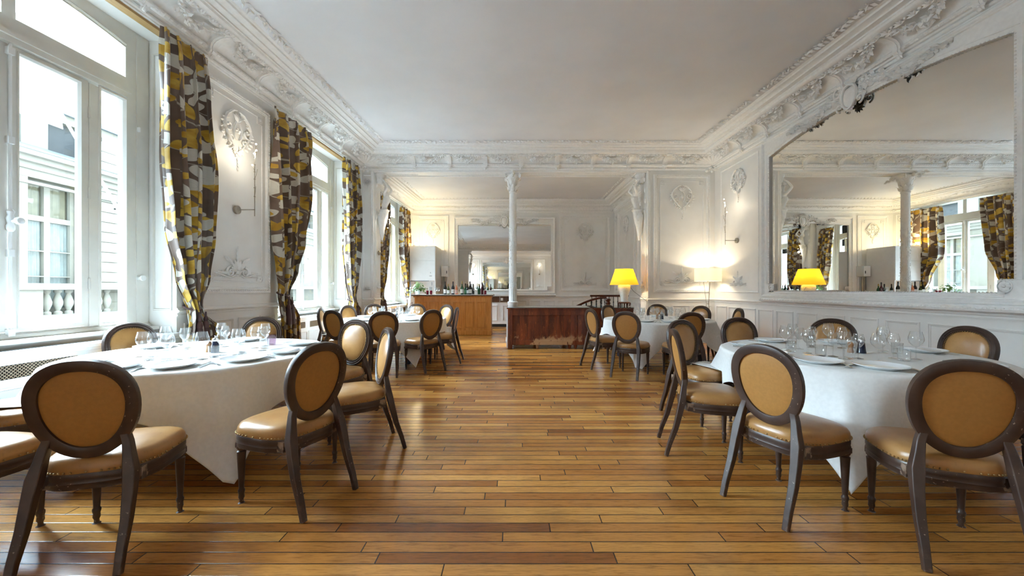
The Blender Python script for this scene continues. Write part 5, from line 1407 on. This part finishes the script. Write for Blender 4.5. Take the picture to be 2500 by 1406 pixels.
MB().lathe([(.055, 0), (.06, .004), (.072, .13), (.076, .145), (.068, .145), (.062, .12)], 28).build('pot', MAT['porcelain'], pl, smooth=40)
m = MB(); st = MB(); R = random.Random(12)
for k in range(120):
    th = R.uniform(0, 6.28); el = R.uniform(.0, 1.5); L = R.uniform(.10, .25); e = V((L * math.cos(th) * math.cos(el) * 1.1, L * math.sin(th) * math.cos(el), .13 + L * math.sin(el) * .9 - .10 * (1 - el / 1.5) * R.random()))
    if k % 2 == 0: st.tube([(0, 0, .12), (e.x * .5, e.y * .5, e.z * .75 + .06), tuple(e)], .0025, 5)
    nrm = (e - V((0, 0, .1)) + V((0, -.1, .12))).normalized(); u = nrm.orthogonal().normalized(); w_ = nrm.cross(u); r = R.uniform(.014, .030); b = len(m.v)
    m.v.append(tuple(e + nrm * -.004))
    for q in range(8): m.v.append(tuple(e + u * r * math.cos(q * PI / 4) + w_ * r * math.sin(q * PI / 4)))
    for q in range(8): m.f.append((b, b + 1 + q, b + 1 + (q + 1) % 8))
lf = NT('plant_leaf'); nz = lf.noise(lf.coord(), 25, 2); lf.base(lf.mix(lf.step(nz, .35, .65), (.05, .16, .03), (.20, .36, .11))); lf.set(Roughness=.35)
m.build('foliage', lf.m, pl, smooth=60); st.build('stems', simple('plant_stem', (.22, .30, .10), .5), pl)
# ------------------------------------------------------------------ behind the bar
cb = empty('tall_cupboard', V((-3.27, 12.42, 0))); tag(cb, 'tall white cupboard with a niche, behind the bar beside the alcove curtain', 'cupboard')
m = MB(); Wd = .826; Dp = .99
for bx0 in ((0, .03, 0, Dp, 0, 2.67), (Wd - .03, Wd, 0, Dp, 0, 2.67), (.03, Wd - .03, 0, Dp, 1.56, 2.67), (.03, Wd - .03, .5, Dp, 0, 1.56)): m.box(*bx0)
m.build('carcass', MAT['white'], cb, smooth=0)
MB().box(.012, Wd - .012, -.018, 0, 2.20, 2.66).build('upper_door', MAT['white'], cb, smooth=0, bevel=.004)
t = MB(); pframe(t, .10, Wd - .14, 2.27, 2.60, [(0, 0), (.002, .004), (.006, .004), (.008, 0)]); m = MB(); m.add(t, M.Translation((0, -.018, 0)) @ M.Rotation(-PI / 2, 4, 'Z')); m.build('door_moulding', MAT['white'], cb)
MB().box(.012, Wd - .012, -.018, 0, 1.57, 2.19).build('lower_door', MAT['white'], cb, smooth=0, bevel=.004)
m = MB(); m.box(.02, .04, -.012, 0, .9, 1.56); m.box(.04, .62, -.012, 0, 1.54, 1.56); m.build('niche_trim', simple('grey_blue_trim', (.22, .26, .31), .4), cb, smooth=0)
m = MB(); m.box(.70, .73, -.025, 0, 1.40, 1.52); m.box(.64, .72, -.03, -.018, 1.70, 1.72); m.box(.665, .685, -.03, -.018, 1.80, 1.83); m.box(.63, .72, -.02, 0, 1.24, 1.36); m.build('fittings', simple('grey_fittings', (.30, .32, .33), .4), cb, smooth=0, bevel=.003)
lb = empty('spot_bar', V((-3.27, 12.62, 2.671))); tag(lb, 'row of three bright round bulbs on top of the tall white cupboard', 'lamp')
MB().box(.06, .52, -.03, .05, 0, .035).build('base', MAT['nickel'], lb, bevel=.006)
for k in range(3):
    MB().ball((.17 + .125 * k, -.02, .085), .052, 18, 12).build('bulb', emit('bright_bulb', (1, .9, .70), 14), lb, smooth=80)
    lamp_light(lb, (.17 + .125 * k, -.02, .20), 2.4, (1, .76, .34), .05)
mb_ = empty('meter_box', V((-2.40, 13.2, 1.72))); tag(mb_, 'small white meter box with a black switch beside the tall cupboard', 'meter box')
MB().box(0, .23, 0, .296, 0, .36).build('body', MAT['white'], mb_, smooth=0, bevel=.008)
MB().box(.17, .195, -.012, 0, .10, .19).build('switch', MAT['black'], mb_, bevel=.003)
m = MB(); m.tube([(.03, .2, 0), (.03, .2, -.62)], .012, 8); m.tube([(.09, .2, 0), (.09, .2, -.10), (.09, .2, -.62)], .03, 8); m.build('pipe', MAT['nickel'], mb_)
bc = empty('back_counter', V((-1.75, 12.7, 0))); tag(bc, 'white back counter with a brown drawer between the bar and the column', 'counter')
Wc = 1.80
m = MB(); m.box(0, Wc, .02, .78, .10, 1.06); m.box(.02, Wc - .02, .06, .78, 0, .10); m.build('body', MAT['white'], bc, smooth=0)
for k in range(4):
    a0 = k * Wc / 4 + .012; d = MB(); d.box(a0, a0 + Wc / 4 - .024, 0, .02, .16, .84); t = MB(); pframe(t, a0 + .08, a0 + Wc / 4 - .10, .26, .76, [(0, 0), (.003, .014), (.012, .016), (.018, 0)]); d.add(t, M.Rotation(-PI / 2, 4, 'Z')); d.build('door', MAT['white'], bc, smooth=0)
    MB().box(a0, a0 + Wc / 4 - .024, -.01, .02, .87, 1.05).build('drawer', wood('drawer_wood', (.055, .025, .015), (.12, .06, .035), .4), bc, smooth=0, bevel=.004)
MB().box(0, Wc, .01, .03, .06, .15).build('kick_strip', MAT['black'], bc, smooth=0)
MB().box(Wc - .42, Wc - .34, -.02, -.01, .915, 1.005).build('socket', MAT['white'], bc, bevel=.004)
MB().box(-.02, Wc + .03, -.03, .79, 1.06, 1.10).build('worktop', MAT['white'], bc, smooth=0, bevel=.004)
MB().box(.2, Wc + .03, .35, .79, 1.10, 1.20).build('upstand', MAT['white'], bc, smooth=0, bevel=.004)
# ------------------------------------------------------------------ stair railing in the alcove
rail = empty('stair_railing', V((1.6, 10.7, 0))); tag(rail, 'dark red stair handrail with black spindles behind the worn sideboard', 'railing')
rw = wood('rail_wood', (.05, .010, .006), (.11, .022, .012), .25)
def hr(t):
    return V((.05 + .95 * t, .25 * (1 - t), .72 + .34 * math.sin(t * PI / 2)))
MB().tube([hr(k / 14) for k in range(15)], .030, 10, ry=.038).build('handrail', rw, rail, smooth=60)
MB().tube([(.75, 1.0, 1.09), (1.9, 1.0, 1.09)], .030, 10, ry=.036).build('handrail', rw, rail, smooth=60)
for k in range(6):
    t = .30 + .7 * k / 5; p = hr(t); MB().lathe([(.013, 0), (.013, p.z - .18), (.024, p.z - .15), (.012, p.z - .12), (.022, p.z - .08), (.013, p.z - .02)], 12, (p.x, p.y, 0)).build('spindle', MAT['black'], rail)
for k in range(9):
    x = .80 + .13 * k; MB().lathe([(.011, 0), (.011, .86), (.018, .90), (.011, .94), (.011, 1.07)], 10, (x, 1.0, 0)).build('spindle', MAT['black'], rail)
MB().lathe([(.06, 0), (.06, .1), (.045, .12), (.045, .85), (.07, .90), (.05, .95), (.075, .99), (.06, 1.03)], 18, (1.04, .0, 0)).build('newel', rw, rail, smooth=50)
# ------------------------------------------------------------------ daylight portals in the window openings (they only guide the sky's rays)
for c in (-4.6,) + WC:
    l = bpy.data.lights.new('window_portal', 'AREA'); l.shape = 'RECTANGLE'; l.size = 2.0; l.size_y = 3.2; l.cycles.is_portal = True
    o = bpy.data.objects.new('window_portal', l); col.objects.link(o); o.matrix_world = FL @ M.Translation((-.5, c, 2.5)) @ M.Rotation(-PI / 2, 4, 'Y') @ M.Rotation(PI / 2, 4, 'Z')
